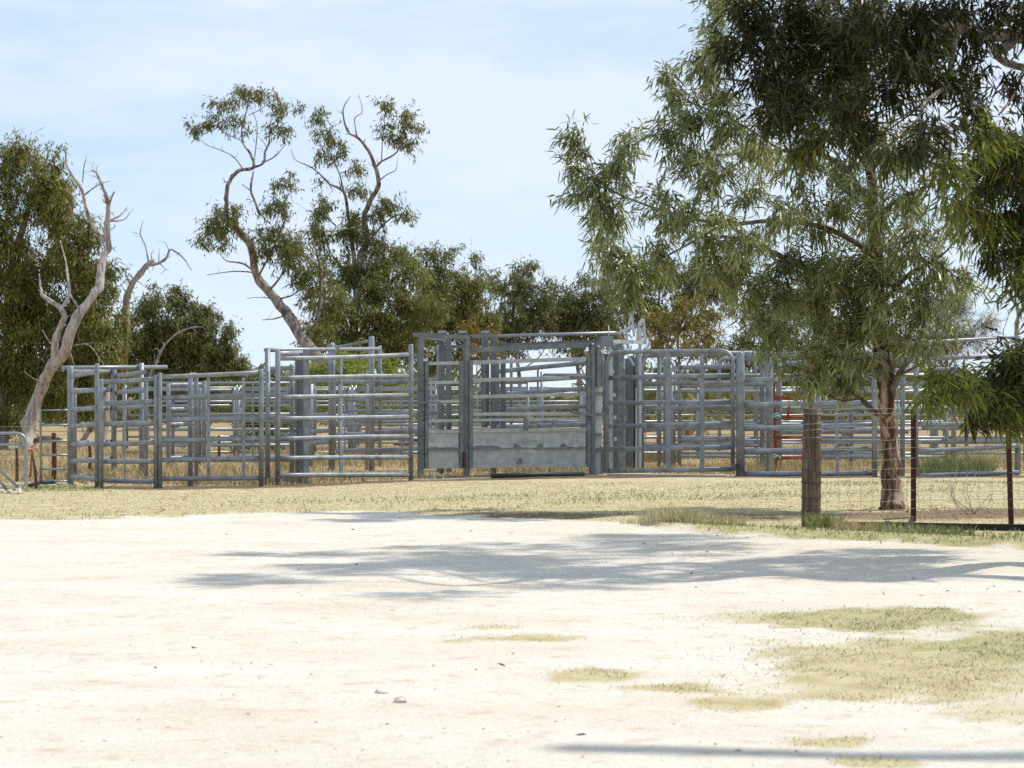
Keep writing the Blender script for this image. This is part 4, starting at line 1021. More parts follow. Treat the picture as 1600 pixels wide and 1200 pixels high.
# round dark tree
tree('gum_tree', 'round dense dark olive tree left of the leaning gum', 'tree', 104,
     [[(275, 672, 6), (276, 620, 5.5), (268, 560, 4.5), (262, 500, 3), (270, 470, 2)], [(276, 610, 4), (310, 560, 3), (335, 530, 2)], [(274, 600, 4), (235, 550, 3), (225, 510, 2)]],
     [(258, 478, 46, 26), (228, 506, 40, 36), (300, 496, 46, 32), (338, 526, 38, 36), (268, 545, 60, 44), (352, 562, 34, 28), (215, 555, 36, 44), (310, 565, 50, 34), (278, 452, 18, 10, .6), (240, 450, 14, 8, .5), (280, 590, 70, 24), (362, 580, 30, 24), (285, 520, 56, 40), (250, 530, 50, 44), (330, 560, 44, 36), (225, 590, 40, 26)],
     'leaf_far', lsize=(0.26, 0.062), cover=4.0, seed=31, spray=0.6, group='gum trees behind the yards', sub=0.36, nsub=12)
# leaning gum
tree('gum_tree', 'tall leaning gum with bare bent trunk and umbrella crown at its upper left', 'tree', 77,
     [[(566, 700, 17), (540, 640, 15), (510, 580, 14), (480, 540, 12.5), (452, 496, 11), (424, 460, 9.5), (402, 430, 8.5), (395, 400, 8), (388, 376, 8), (368, 356, 7.5), (352, 340, 6), (344, 334, 4)],
      [(356, 344, 5), (353, 328, 5), (354, 304, 4.8), (360, 280, 4.6), (376, 266, 4.2), (396, 262, 3.6), (391, 240, 3), (380, 224, 2.4), (378, 200, 1.8), (388, 164, 1.2)],
      [(396, 262, 3), (412, 254, 3), (414, 238, 2.6), (420, 224, 2.2), (422, 205, 1.4)], [(412, 254, 1.8), (430, 244, 1.5), (446, 226, 1)], [(378, 262, 1.8), (366, 246, 1.5), (348, 236, 1.3), (322, 226, 1), (312, 216, .7)],
      [(382, 222, 1.6), (360, 212, 1.3), (346, 205, .9)], [(386, 168, 1.2), (400, 150, .9), (414, 140, .7)], [(388, 180, 1.2), (405, 172, 1), (425, 158, .7)],
      [(406, 336, 3), (398, 315, 3), (392, 296, 2.8), (396, 268, 2)], [(392, 298, 1.6), (378, 288, 1)], [(402, 428, 3), (380, 412, 2.4), (355, 408, 1.6), (345, 398, 1)], [(398, 426, 2), (365, 424, 1.6), (322, 430, .8)],
      [(420, 455, 3), (440, 430, 2.5), (445, 410, 1.8)], [(450, 492, 2.4), (428, 498, 1.6), (410, 500, 1)], [(445, 488, 2), (420, 466, 1.2), (386, 466, .8)], [(430, 468, 2.5), (455, 462, 2), (470, 452, 1.5)],
      [(404, 432, 2.5), (430, 380, 2.2), (448, 330, 1.8), (440, 290, 1)], [(396, 262, 1.6), (402, 200, 1.2), (395, 176, .8)], [(480, 540, 5), (500, 480, 4), (500, 420, 3), (490, 380, 2)]],
     [(388, 148, 30, 17, .75), (350, 164, 26, 15, .7), (312, 200, 19, 13, .7), (342, 190, 24, 16, .75), (418, 150, 24, 16, .7), (442, 172, 20, 18, .7), (443, 205, 18, 16, .65), (296, 194, 9, 8, .6), (366, 188, 22, 14, .6), (372, 138, 10, 10, .4), (468, 172, 9, 14, .5), (425, 200, 14, 14, .5), (385, 205, 12, 12, .4),
      (334, 346, 24, 20), (360, 354, 28, 20), (318, 372, 16, 15), (368, 328, 20, 14, .8), (345, 380, 20, 12, .6), (340, 325, 12, 9, .5),
      (442, 290, 24, 16, .7), (432, 326, 28, 26, .85), (424, 368, 34, 26), (452, 400, 36, 30), (482, 424, 34, 34), (502, 470, 40, 36), (500, 512, 36, 26, .9), (470, 380, 22, 22, .7), (456, 270, 12, 8, .5), (410, 392, 20, 16, .7)],
     'leaf_mid', bark='limbbark', lsize=(0.19, 0.042), cover=2.5, seed=41, spray=0.45, group='gum trees behind the yards', sub=0.44, nsub=13, trunkbark='limbbark')
# its neighbour with two dead tips
tree('gum_tree', 'tall twisting gum with two bare dead tips beside the leaning gum', 'tree', 80,
     [[(556, 698, 11), (554, 600, 10), (553, 520, 9), (558, 460, 8), (563, 400, 7), (574, 376, 6.5), (569, 340, 6), (580, 312, 5.5), (592, 288, 5), (586, 260, 4.4), (576, 236, 3.8), (560, 216, 3), (543, 205, 2.4), (536, 172, 1.8), (548, 150, .9)],
      [(558, 214, 2), (554, 186, 1.6), (566, 174, 1.2), (560, 146, .6)], [(586, 262, 3), (597, 252, 2.6), (620, 238, 1.8), (632, 210, 1.2)], [(590, 284, 1.6), (606, 272, 1.4), (618, 266, 1.1), (621, 252, .7)],
      [(556, 470, 6), (552, 392, 4.5), (544, 336, 4), (537, 300, 3.4), (516, 288, 2.6), (500, 272, 2), (484, 260, 1.5), (462, 250, 1), (454, 232, .7)], [(537, 302, 2.2), (530, 270, 1.8), (516, 240, 1.2), (510, 200, .8)], [(596, 252, 1.6), (598, 215, 1.2), (602, 180, .8)],
      [(575, 378, 3), (600, 350, 2.4), (620, 335, 1.5)], [(553, 540, 5), (590, 470, 4), (620, 430, 3)], [(553, 560, 5), (600, 510, 4), (650, 470, 3)], [(556, 440, 3), (520, 400, 2.4), (505, 360, 1.6)], [(524, 352, 2), (500, 332, 1.8), (478, 330, 1.2)]],
     [(498, 182, 16, 18, .7), (508, 214, 24, 22, .7), (528, 240, 18, 22, .7), (500, 245, 16, 14, .5), (552, 262, 18, 18, .6), (598, 164, 20, 14, .8), (632, 186, 24, 20, .85), (612, 214, 22, 18, .8), (642, 226, 14, 18, .7), (604, 196, 16, 12, .5), (655, 200, 10, 14, .5), (560, 295, 22, 20, .6),
      (612, 318, 26, 22, .85), (630, 338, 18, 16, .7), (588, 334, 20, 22, .7), (510, 322, 22, 26, .85), (500, 366, 24, 34), (540, 372, 28, 32), (592, 400, 38, 38), (532, 436, 44, 44), (600, 452, 46, 44), (560, 505, 56, 40), (640, 436, 38, 38, .9), (652, 484, 46, 38), (614, 528, 60, 32), (510, 525, 46, 30), (500, 285, 14, 10, .4), (570, 440, 40, 40), (620, 490, 46, 40), (580, 540, 70, 36), (520, 480, 44, 36), (640, 550, 46, 26), (560, 345, 24, 26, .8), (625, 405, 30, 26, .8)],
     'leaf_mid', lsize=(0.2, 0.042), cover=2.6, seed=42, spray=0.45, group='gum trees behind the yards', sub=0.45, nsub=13)
tree('gum_tree', 'brownish olive gum with a bare white twig, behind the left of the crush', 'tree', 90,
     [[(668, 690, 7), (672, 600, 6), (690, 530, 5), (700, 480, 4), (690, 420, 2.5)], [(672, 590, 3.5), (640, 520, 3), (630, 470, 2)], [(690, 520, 3.5), (730, 480, 2.5), (742, 440, 1.5)], [(655, 570, 1.8), (625, 540, 1.6), (618, 520, 1.4), (610, 506, .8)], [(672, 540, 2), (700, 505, 1.6), (722, 490, 1)]],
     [(690, 394, 28, 18, .8), (668, 424, 44, 36), (722, 438, 38, 38), (690, 478, 56, 40), (742, 470, 32, 40), (700, 524, 56, 34, .85), (744, 408, 14, 16, .7), (640, 400, 20, 16, .6), (650, 520, 40, 30, .7), (755, 510, 34, 30), (690, 560, 50, 26, .6), (700, 450, 46, 36), (660, 480, 40, 34), (735, 500, 40, 36), (720, 545, 44, 26, .7)],
     'leaf_mid', lsize=(0.21, 0.046), cover=2.5, seed=43, spray=0.5, group='gum trees behind the yards', sub=0.45, nsub=13)
tree('gum_tree', 'far gum with a domed top rising behind the middle of the crush', 'tree', 118,
     [[(812, 672, 5), (812, 600, 4.5), (806, 540, 4), (802, 480, 3), (815, 430, 2)], [(810, 560, 3), (838, 510, 2.5), (846, 460, 1.6)], [(808, 560, 3), (780, 510, 2.2), (785, 460, 1.4)], [(812, 580, 2), (845, 555, 1.4), (860, 520, 1)]],
     [(822, 420, 32, 17, .9), (798, 444, 36, 30), (838, 462, 32, 30), (788, 496, 42, 38), (834, 505, 36, 30, .7), (770, 440, 18, 28, .7), (800, 540, 54, 26, .7), (858, 440, 10, 10, .5), (815, 480, 40, 34), (850, 500, 30, 34), (770, 520, 34, 30)],
     'leaf_far', lsize=(0.25, 0.06), cover=2.6, seed=44, spray=0.6, group='gum trees behind the yards', sub=0.45, nsub=13)
tree('gum_tree', 'far dark gum with a thin layered top left of the head bail arms', 'tree', 122,
     [[(905, 670, 5), (905, 600, 4.5), (900, 540, 4), (905, 490, 3), (915, 450, 2)], [(902, 560, 3), (935, 510, 2.2), (945, 470, 1.4)], [(902, 560, 3), (880, 510, 2.2), (872, 460, 1.4)], [(904, 580, 2), (925, 550, 1.6), (938, 520, 1.2)]],
     [(920, 436, 30, 13, .9), (886, 466, 34, 26), (928, 474, 42, 32), (898, 506, 46, 28, .85), (868, 446, 14, 12, .7), (950, 505, 34, 28, .7), (900, 540, 60, 24, .6), (865, 500, 26, 34), (920, 500, 44, 32), (945, 460, 26, 26), (890, 490, 36, 30), (960, 530, 40, 24, .7)],
     'leaf_far', lsize=(0.25, 0.06), cover=2.5, seed=45, spray=0.6, group='gum trees behind the yards', sub=0.45, nsub=13)
tree('gum_tree', 'far olive gum half hidden behind the near gum branch', 'tree', 112,
     [[(1035, 674, 5), (1035, 600, 4.5), (1030, 520, 3.5), (1030, 450, 2)], [(1034, 560, 3), (1075, 500, 2), (1090, 450, 1.4)], [(1034, 560, 3), (1000, 500, 2), (985, 450, 1.4)]],
     [(985, 436, 34, 34), (1038, 434, 38, 36), (1000, 484, 38, 34), (1082, 430, 36, 30), (1100, 468, 40, 34), (1040, 480, 40, 30), (1110, 440, 30, 40), (970, 490, 26, 24, .8)],
     'leaf_far', lsize=(0.25, 0.06), cover=2.6, seed=46, spray=0.6, group='gum trees behind the yards', sub=0.45, nsub=13)
tree('gum_tree', 'golden olive bushy tree just right of the head bail arms', 'tree', 88,
     [[(1062, 684, 4.5), (1062, 600, 4), (1060, 550, 3), (1055, 510, 2)], [(1062, 590, 2.5), (1090, 540, 1.8), (1100, 510, 1.2)], [(1062, 590, 2.5), (1035, 540, 1.6), (1030, 510, 1)], [(1062, 560, 1.4), (1100, 560, 1), (1135, 545, .7)]],
     [(1050, 500, 40, 26), (1092, 518, 36, 28), (1028, 524, 28, 26), (1078, 480, 34, 20, .8), (1060, 540, 52, 22, .8), (1110, 490, 24, 20, .7), (1100, 545, 34, 20, .7)],
     'leaf_gold', lsize=(0.21, 0.05), cover=2.6, seed=47, spray=0.5, group='gum trees behind the yards', sub=0.38, nsub=10)
tree('gum_tree', 'sparse twiggy olive tree behind the big rounded gate', 'tree', 94,
     [[(1190, 682, 4.5), (1190, 600, 4), (1185, 560, 3), (1165, 520, 2), (1140, 490, 1.2)], [(1190, 590, 2.5), (1215, 540, 2), (1230, 500, 1.2)], [(1186, 570, 2), (1150, 550, 1.6), (1125, 520, 1)], [(1180, 545, 1.4), (1195, 510, 1), (1190, 480, .7)]],
     [(1175, 505, 34, 26, .6), (1212, 520, 34, 34, .8), (1150, 535, 30, 18, .5), (1200, 555, 44, 20, .6), (1145, 485, 16, 12, .4), (1230, 560, 40, 24, .8), (1240, 600, 34, 24, .8), (1100, 590, 70, 20, .8), (1160, 580, 56, 26), (1130, 560, 40, 30, .8), (1000, 575, 60, 22, .7), (1200, 500, 40, 30, .7), (1180, 540, 44, 26, .7), (1240, 480, 36, 34, .8)],
     'leaf_far', lsize=(0.21, 0.05), cover=2.2, seed=48, spray=0.5, group='gum trees behind the yards', sub=0.36, nsub=10)
tree('gum_tree', 'dark olive tree glimpsed behind the near gum crown', 'tree', 108,
     [[(1310, 676, 5), (1310, 600, 4.5), (1300, 520, 3), (1290, 460, 2)], [(1308, 570, 3), (1340, 520, 2)]],
     [(1260, 500, 50, 40, .8), (1330, 510, 50, 40, .8), (1290, 560, 70, 30, .8), (1390, 550, 40, 30, .7), (1220, 470, 40, 36, .8), (1240, 540, 50, 34), (1170, 470, 36, 30, .7), (1420, 590, 50, 26), (1340, 590, 60, 24), (1510, 590, 60, 24, .7)],
     'leaf_far', lsize=(0.26, 0.06), cover=2.2, seed=49, spray=0.6, group='gum trees behind the yards')
tree('she_oak', 'grey brown wispy she-oak right of the near gum trunk', 'tree', 76,
     [[(1478, 690, 6), (1478, 600, 5), (1480, 540, 4), (1486, 490, 2)], [(1478, 580, 3), (1510, 530, 2), (1530, 500, 1)], [(1478, 580, 3), (1450, 530, 2), (1440, 500, 1)]],
     [(1484, 496, 42, 36, .7), (1524, 518, 34, 24, .6), (1440, 525, 38, 30, .7), (1480, 545, 56, 26, .7), (1500, 470, 22, 18, .5), (1460, 585, 40, 26, .7), (1540, 505, 16, 18, .4)],
     'leaf_oak', lsize=(0.3, 0.018), cover=3.4, seed=50, spray=0.5, droop=0.1)
tree('dead_tree', 'bare grey gum limbs rising at the right edge above the drooping branch', 'tree', 72,
     [[(1608, 690, 7), (1600, 600, 6.5), (1590, 540, 6), (1588, 510, 5), (1592, 490, 4.5), (1583, 468, 4), (1573, 452, 3), (1575, 436, 1.8)], [(1592, 492, 3.4), (1604, 478, 3), (1620, 450, 2)], [(1588, 560, 1.6), (1568, 525, 1.3), (1572, 505, 1.1), (1576, 488, .9), (1569, 478, .6)]],
     [], bark='limbbark', seed=51, group='bleached dead trees')
# wattles and low bushes
tree('wattle_bush', 'lime green wattle bush behind the tall capped posts', 'shrub', 66,
     [[(560, 701, 3), (560, 650, 2.5), (545, 610, 1.5)], [(560, 660, 2), (600, 620, 1.2)], [(560, 660, 2), (510, 620, 1.2)]],
     [(500, 600, 42, 32), (548, 584, 46, 34), (606, 596, 42, 32), (468, 612, 34, 28), (640, 620, 24, 24, .8), (550, 630, 60, 24, .9), (490, 575, 30, 18, .7), (590, 566, 30, 14, .7)],
     'leaf_lime', lsize=(0.16, 0.035), cover=3.0, seed=61, spray=0.4, droop=0.2, group='low bushes beyond the yards')
tree('wattle_bush', 'dark green bush with lime top left of the gateway frame', 'shrub', 63,
     [[(405, 704, 3), (404, 670, 2.4), (400, 640, 1.4)], [(404, 680, 2), (430, 650, 1.2)]],
     [(398, 660, 30, 34), (426, 672, 28, 30), (380, 690, 18, 18), (410, 625, 26, 26, .8), (450, 660, 24, 28, .9), (440, 600, 30, 22, .8)],
     'leaf_mid', lsize=(0.16, 0.035), cover=3.0, seed=62, spray=0.4, droop=0.2, group='low bushes beyond the yards')
tree('wattle_bush', 'yellowish wattle bush behind the crush uprights', 'shrub', 84,
     [[(745, 685, 2.5), (745, 620, 2), (745, 560, 1.4)]], [(745, 510, 30, 20, .7), (760, 540, 30, 24, .6), (720, 560, 30, 24, .5)], 'leaf_gold', lsize=(0.2, 0.045), cover=2.6, seed=63, spray=0.4, group='low bushes beyond the yards')
tree('shrub', 'small green shrub behind the rounded gates', 'shrub', 74, [[(1088, 693, 2), (1088, 670, 1.4), (1088, 655, .8)]], [(1088, 652, 12, 13), (1094, 664, 14, 10, .7)], 'leaf_lime', lsize=(0.14, 0.035), cover=2.8, seed=64, spray=0.25, group='low bushes beyond the yards')
# distant scrub on the horizon, a single mass
rng = np.random.default_rng(77)
Ps = []; Ds = []
for k in range(230):
    D = rng.uniform(125, 330); a_ = rng.uniform(-0.30, 0.30); x = a_ * D; w = rng.uniform(2.5, 6); h = rng.uniform(2.0, 4.6) * (0.35 if -0.02 < a_ < 0.04 else 1.0)
    n_ = 260
    u = unit(rng.normal(size=(n_, 3))); u[:, 2] = np.abs(u[:, 2])
    Ps.append(np.array([x, D, 0]) + u * np.array([w, w, h]) * rng.uniform(0.5, 1, (n_, 1))); Ds.append(unit(u + rng.normal(0, .4, (n_, 3))))
Pa = np.concatenate(Ps); V, T = leaf_arrays(Pa, np.concatenate(Ds), rng.uniform(0.5, 1.1, len(Pa)), rng.uniform(0.2, 0.45, len(Pa)), False, rng)
sc_ = tri_mesh('distant_scrub', V, T, M['leaf_far'], None, 'stuff'); sc_['label'] = 'far belt of low scrub along the horizon'; sc_['category'] = 'scrub'

# fallen timber in the paddock
def log(label, pts, D, seed):
    rng = np.random.default_rng(seed)
    sm = catmull([(p[0], p[1], p[2]) for p in pts], 4)
    m = MB(); m.tube([W(x, y, D) + Vector((0, 0.2 * math.sin(i), 0)) for i, (x, y, r) in enumerate(sm)], [r * D / F * (1 + rng.normal(0, .08)) for x, y, r in sm], 10)
    return tag(m.build('fallen_log', M['limbbark']), label, 'log', 'fallen timber in the paddock')
log('long dark fallen log behind the seven rail panel', [(560, 686, 7), (610, 680, 8), (660, 679, 7), (700, 680, 5)], 70, 1)
log('grey lump of fallen timber left of the crush', [(616, 694, 2), (632, 690, 7), (650, 684, 9), (668, 683, 6)], 62, 2)
log('forked grey log seen through the long six rail panel', [(285, 696, 5), (300, 684, 5), (318, 672, 4), (335, 655, 3)], 66, 3)
log('pale log beside the broken white trunk', [(96, 688, 3), (70, 684, 4), (52, 690, 4)], 66, 4)
log('grey stump and roots behind the big rounded gate', [(1068, 690, 10), (1076, 672, 8), (1092, 664, 5), (1110, 655, 2.5), (1124, 640, 1.4)], 66, 5)
log('pale leaning stump seen beside the timber strainer post', [(1318, 700, 9), (1322, 680, 8), (1334, 655, 8), (1345, 640, 9)], 62, 6)
log('dark fallen branch beyond the rounded gate hinge post', [(1118, 660, 2), (1150, 668, 3), (1180, 656, 3), (1210, 640, 1.4)], 62, 7)

# near gum, right of centre
G1 = [(905, 225, 30, 32, .8), (898, 262, 26, 26, .8), (925, 300, 40, 36), (962, 268, 32, 40), (985, 222, 26, 30, .9), (948, 338, 36, 36), (940, 385, 24, 30, .8), (962, 405, 34, 36), (1000, 430, 40, 36), (985, 465, 26, 24, .8), (1030, 400, 36, 34, .8),
      (1030, 345, 40, 34, .65), (1040, 118, 26, 26, .8), (1062, 165, 36, 34), (1058, 215, 34, 36), (1085, 252, 38, 34), (1100, 110, 36, 40), (1122, 45, 36, 46), (1090, 185, 30, 30, .8), (1140, 180, 46, 46), (1118, 268, 42, 34, .8), (1165, 300, 36, 30, .5),
      (1122, 402, 42, 34), (1090, 372, 34, 26, .7), (1155, 430, 46, 40), (1195, 470, 44, 44), (1228, 400, 46, 40, .8), (1282, 330, 52, 50, .9), (1255, 258, 46, 38, .7), (1310, 255, 46, 38, .7), (1320, 418, 54, 50), (1278, 476, 54, 52), (1375, 400, 52, 50, .9),
      (1428, 378, 50, 50, .8), (1362, 480, 54, 54), (1428, 470, 48, 50), (1472, 430, 34, 40, .8), (1508, 440, 26, 34, .7), (1290, 556, 54, 44), (1252, 590, 32, 28, .9), (1328, 592, 38, 28, .8), (1398, 535, 40, 26, .7), (1440, 545, 34, 24, .6), (1310, 520, 44, 40),
      (1420, 300, 50, 42, .7), (1380, 205, 52, 50, .7), (1452, 225, 42, 42, .6), (1330, 130, 56, 54, .8), (1230, 120, 52, 52, .8), (1300, 30, 70, 46, .8), (1410, 80, 64, 54, .7), (1180, 380, 34, 28, .5), (1215, 330, 30, 30, .45), (1190, 230, 36, 34, .6), (1210, 530, 34, 34, .8), (1470, 510, 30, 24, .6),
      (1360, 330, 36, 40, .5), (1235, 455, 34, 34, .8), (1250, -60, 80, 60, .8), (1380, -70, 80, 60, .8), (1150, -40, 60, 50, .8), (1500, 350, 34, 34, .5),
      (1165, 372, 34, 28, .7, -.6), (1225, 345, 34, 30, .7, -.6), (1130, 345, 34, 28, .7, -.6), (1075, 330, 34, 28, .7, -.6), (1255, 230, 36, 30, .7, -.6), (1180, 240, 36, 30, .7, -.6), (1320, 455, 40, 36, .8, -.7), (1375, 440, 36, 44, .8, -.7), (1370, 350, 34, 40, .6, -.7), (1280, 420, 38, 34, .8, -.7), (1385, 500, 36, 36, .8, -.7), (1330, 300, 36, 36, .6, -.6), (1390, 250, 34, 34, .6, -.6), (1340, 560, 36, 30, .7, -.6), (1030, 300, 34, 30, .6, -.5)]
tree('gum_tree', 'near gum with peeling brown trunk and grey green drooping leaves', 'tree', 29.3,
     [[(1395, 797, 24), (1394, 775, 18), (1391, 740, 16), (1388, 690, 15), (1386, 640, 14), (1384, 600, 13.5), (1378, 550, 12.5), (1372, 480, 11), (1369, 400, 10), (1365, 330, 9.5), (1360, 260, 8.5), (1346, 195, 8), (1350, 110, 6.5), (1342, 20, 5), (1345, -60, 3)],
      [(1374, 520, 7), (1340, 470, 6.5), (1290, 438, 6), (1245, 412, 5.5), (1205, 392, 4.6), (1165, 376, 4), (1130, 370, 3), (1085, 372, 2)],
      [(1364, 330, 6), (1320, 262, 5), (1270, 238, 4.5), (1222, 236, 4), (1170, 238, 3.2), (1130, 242, 2.6), (1090, 240, 1.8)],
      [(1369, 400, 6), (1300, 360, 5), (1220, 345, 4), (1140, 350, 3.6), (1072, 340, 3), (1020, 324, 2.6), (960, 300, 1.8), (920, 270, 1.2)],
      [(1366, 345, 5), (1390, 322, 4.6), (1412, 308, 4), (1450, 290, 3)], [(1392, 612, 6), (1408, 580, 5), (1426, 548, 4), (1440, 520, 3), (1446, 480, 2)],
      [(1388, 660, 5.5), (1372, 648, 5), (1356, 634, 4.5), (1345, 622, 3.8)], [(1372, 480, 5), (1420, 430, 4), (1470, 400, 3)], [(1350, 190, 4.5), (1270, 150, 3.6), (1180, 130, 2.6), (1100, 120, 1.8)], [(1349, 115, 4), (1420, 70, 3)], [(1371, 460, 4), (1330, 430, 3.4), (1300, 440, 3)],
      [(1245, 412, 3), (1200, 440, 2.4), (1160, 445, 1.6)], [(1130, 350, 2.6), (1060, 390, 2.2), (1000, 420, 1.5)], [(1222, 236, 2.6), (1150, 190, 2), (1080, 160, 1.4), (1045, 130, 1)], [(1400, 590, 3), (1450, 560, 2.4), (1480, 520, 1.6)]],
     G1, 'leaf_gum', bark='greybark', trunkbark='gumbark', lsize=(0.15, 0.022), cover=3.6, seed=71, near=True, droop=0.62, spray=0.30, sub=0.42, nsub=13, twig_r=0.009, depth=0.95, depth_amp=1.0)

# overhanging gum, trunk out of the picture on the right
G2 = [(1180, 25, 56, 44), (1150, 75, 34, 44, .8), (1205, 110, 54, 50), (1262, 60, 62, 54), (1340, 40, 62, 46), (1280, 140, 56, 52), (1215, 185, 44, 40, .9), (1330, 180, 44, 42), (1290, 215, 38, 30, .8), (1345, 225, 22, 26, .7), (1420, 50, 56, 46), (1500, 45, 56, 46), (1432, 115, 46, 34, .9),
      (1480, 135, 36, 26, .7), (1560, 15, 40, 26, .8), (1412, 232, 46, 30, .8), (1452, 205, 38, 30, .6), (1468, 262, 32, 40, .9), (1540, 205, 42, 44, .9), (1562, 270, 50, 52), (1528, 322, 30, 50, .9), (1572, 365, 50, 54), (1598, 430, 36, 44), (1612, 300, 56, 80), (1552, 400, 24, 34, .8), (1590, 155, 22, 20, .4), (1590, 20, 36, 30, .9), (1575, 130, 26, 24, .7), (1520, 170, 34, 26, .8),
      (1500, 605, 50, 40, .9), (1458, 622, 24, 34, .8), (1562, 585, 50, 48), (1610, 620, 44, 50), (1580, 655, 36, 20, .8), (1522, 648, 34, 20, .8), (1476, 590, 22, 20, .7), (1596, 545, 30, 20, .7), (1640, 560, 40, 60), (1650, 450, 50, 60),
      (1500, -80, 130, 70, .6, 1.0), (1330, -70, 120, 70, .6, 2.2), (1190, -60, 80, 60, .6, .6), (1420, -190, 140, 80, .5, 3.2), (1250, -170, 90, 70, .5, 2.0), (1620, -120, 120, 100, .6, 3.6), (1720, 100, 110, 110, .6), (1780, 300, 110, 110, .6), (1560, -290, 150, 80, .5, 1.5),
      (1750, -240, 140, 110, .5, 2.8), (1900, 0, 130, 150, .5, 2.0), (1380, -300, 110, 70, .4, .8), (2050, -150, 140, 150, .4), (1480, -150, 130, 70, .5, 4.4), (1600, -60, 140, 60, .6, 4.8), (1700, -20, 100, 80, .6, 3.2), (1350, -160, 110, 60, .4, 4.0), (1700, -200, 130, 80, .5, 5.2), (1560, -120, 120, 70, .5, -1.2), (1400, -120, 100, 60, .4, -1.0),
      (1110, -170, 70, 50, .7, 0.0), (1080, -110, 54, 40, .6, .9), (1200, -260, 90, 50, .7, 1.6), (1150, -120, 80, 60, .7, -.6), (1300, -230, 100, 60, .7, .2), (1500, -200, 120, 70, .7, 2.2), (1420, -90, 110, 60, .7, 3.0), (1600, -230, 120, 70, .6, .4),
      (1240, 20, 60, 40), (1310, 90, 60, 50), (1380, 30, 60, 46), (1390, 130, 40, 40, .8), (1240, 150, 46, 40), (1460, 20, 50, 30), (1530, 110, 40, 26, .8), (1250, 230, 30, 22, .7), (1490, 310, 26, 30, .7), (1590, 240, 40, 40), (1550, 350, 40, 40), (1540, 620, 44, 36), (1590, 600, 40, 40)]
G2T = tree('gum_tree', 'dark overhanging gum boughs crossing the upper right corner', 'tree', 20.0,
     [[(1960, 880, 50), (1945, 760, 42), (1930, 600, 38), (1900, 420, 34), (1860, 260, 30), (1800, 120, 26), (1740, -20, 20), (1690, -150, 14), (1650, -280, 8)],
      [(1820, 150, 18), (1700, 78, 15), (1640, 62, 13), (1600, 57, 11), (1550, 55, 10), (1487, 42, 8.5), (1460, 47, 8), (1447, 57, 7), (1417, 62, 5.5), (1392, 55, 4.5), (1360, 56, 3.5), (1310, 70, 2.2)],
      [(1448, 57, 6), (1441, 74, 5.5), (1420, 81, 4.5), (1400, 77, 3)], [(1640, 60, 11), (1600, 46, 10), (1580, 62, 10), (1562, 78, 9), (1552, 70, 5)],
      [(1750, 190, 10), (1660, 130, 8), (1600, 107, 7), (1570, 97, 6.5), (1552, 80, 5)], [(1487, 95, 4.5), (1484, 115, 4.5), (1475, 137, 4), (1445, 160, 3.2), (1435, 185, 2.8), (1407, 212, 1.8)], [(1497, 42, 5), (1487, 95, 4.5)], [(1476, 136, 2.6), (1500, 130, 2.2), (1525, 132, 1.4)],
      [(1600, 108, 4), (1592, 130, 3.4), (1580, 155, 2.6), (1560, 180, 1.8)], [(1880, 330, 14), (1780, 300, 10), (1680, 330, 8), (1620, 420, 6), (1606, 520, 5), (1600, 590, 4), (1560, 600, 3), (1500, 600, 1.6)], [(1700, -130, 10), (1560, -120, 8), (1420, -110, 6), (1300, -100, 4), (1200, -60, 2)],
      [(1760, 20, 12), (1620, -30, 9), (1480, -40, 7), (1340, -20, 5), (1240, 20, 3), (1180, 30, 1.6)], [(1680, 330, 6), (1620, 320, 4.5), (1570, 300, 3), (1535, 260, 2)], [(1612, 560, 3.4), (1612, 620, 2.4), (1590, 650, 1.4)]],
     G2, 'leaf_shaded', bark='limbbark', trunkbark='gumbark', lsize=(0.135, 0.020), cover=4.6, seed=72, near=True, droop=0.6, spray=0.28, sub=0.46, nsub=13, twig_r=0.006, depth=1.15, depth_amp=1.1, sunlit=lambda px, py: px > 1440 and 180 < py < 700 and int(px * 7 + py * 3) % 5 < 3)  # clumps picked by position take the painted lit leaf colour

MB().tube([Vector(p) for p in catmull([(6.1, 20.0, 4.4), (9.5, 19.0, 6.5), (12.0, 16.0, 8.0), (10.6, 12.0, 8.2), (8.2, 11.42, 8.1), (5.8, 11.52, 8.0)], 4)], [0.17 - 0.0035 * k for k in range(21)], 8).build('limb', M['limbbark'], G2T)  # unseen bough, added and routed to cast the shade band at lower right

# ------------------------------------------------------------------ grasses, stones, litter
def blades(name, X, Y, hgt, wid, mat, label, lean=0.35, seed=1, cat='grass'):
    rng = np.random.default_rng(seed); n_ = len(X)
    Z = gheight(X, Y)
    P = np.stack([X, Y, Z - 0.004], 1); an = rng.uniform(0, 2 * np.pi, n_)
    sd = np.stack([np.cos(an), np.sin(an), np.zeros(n_)], 1) * (wid * rng.uniform(0.7, 1.3, n_))[:, None] / 2
    ln = rng.normal(0, lean, (n_, 2)); h = hgt * rng.uniform(0.5, 1.3, n_)
    d1 = np.stack([ln[:, 0] * .4, ln[:, 1] * .4, np.ones(n_) * 0.6], 1) * h[:, None]; d2 = np.stack([ln[:, 0], ln[:, 1], np.ones(n_)], 1) * h[:, None]
    V = np.stack([P - sd, P + sd, P + d1 + sd * .7, P + d1 - sd * .7, P + d2], 1).reshape(-1, 3)
    b_ = (np.arange(n_) * 5)[:, None]
    T = np.concatenate([b_ + np.array([[0, 1, 2]]), b_ + np.array([[0, 2, 3]]), b_ + np.array([[3, 2, 4]])], 0)
    o_ = tri_mesh(name, V, T, M[mat], None, 'stuff'); o_['label'] = label; o_['category'] = cat
    return o_
rng = np.random.default_rng(90)
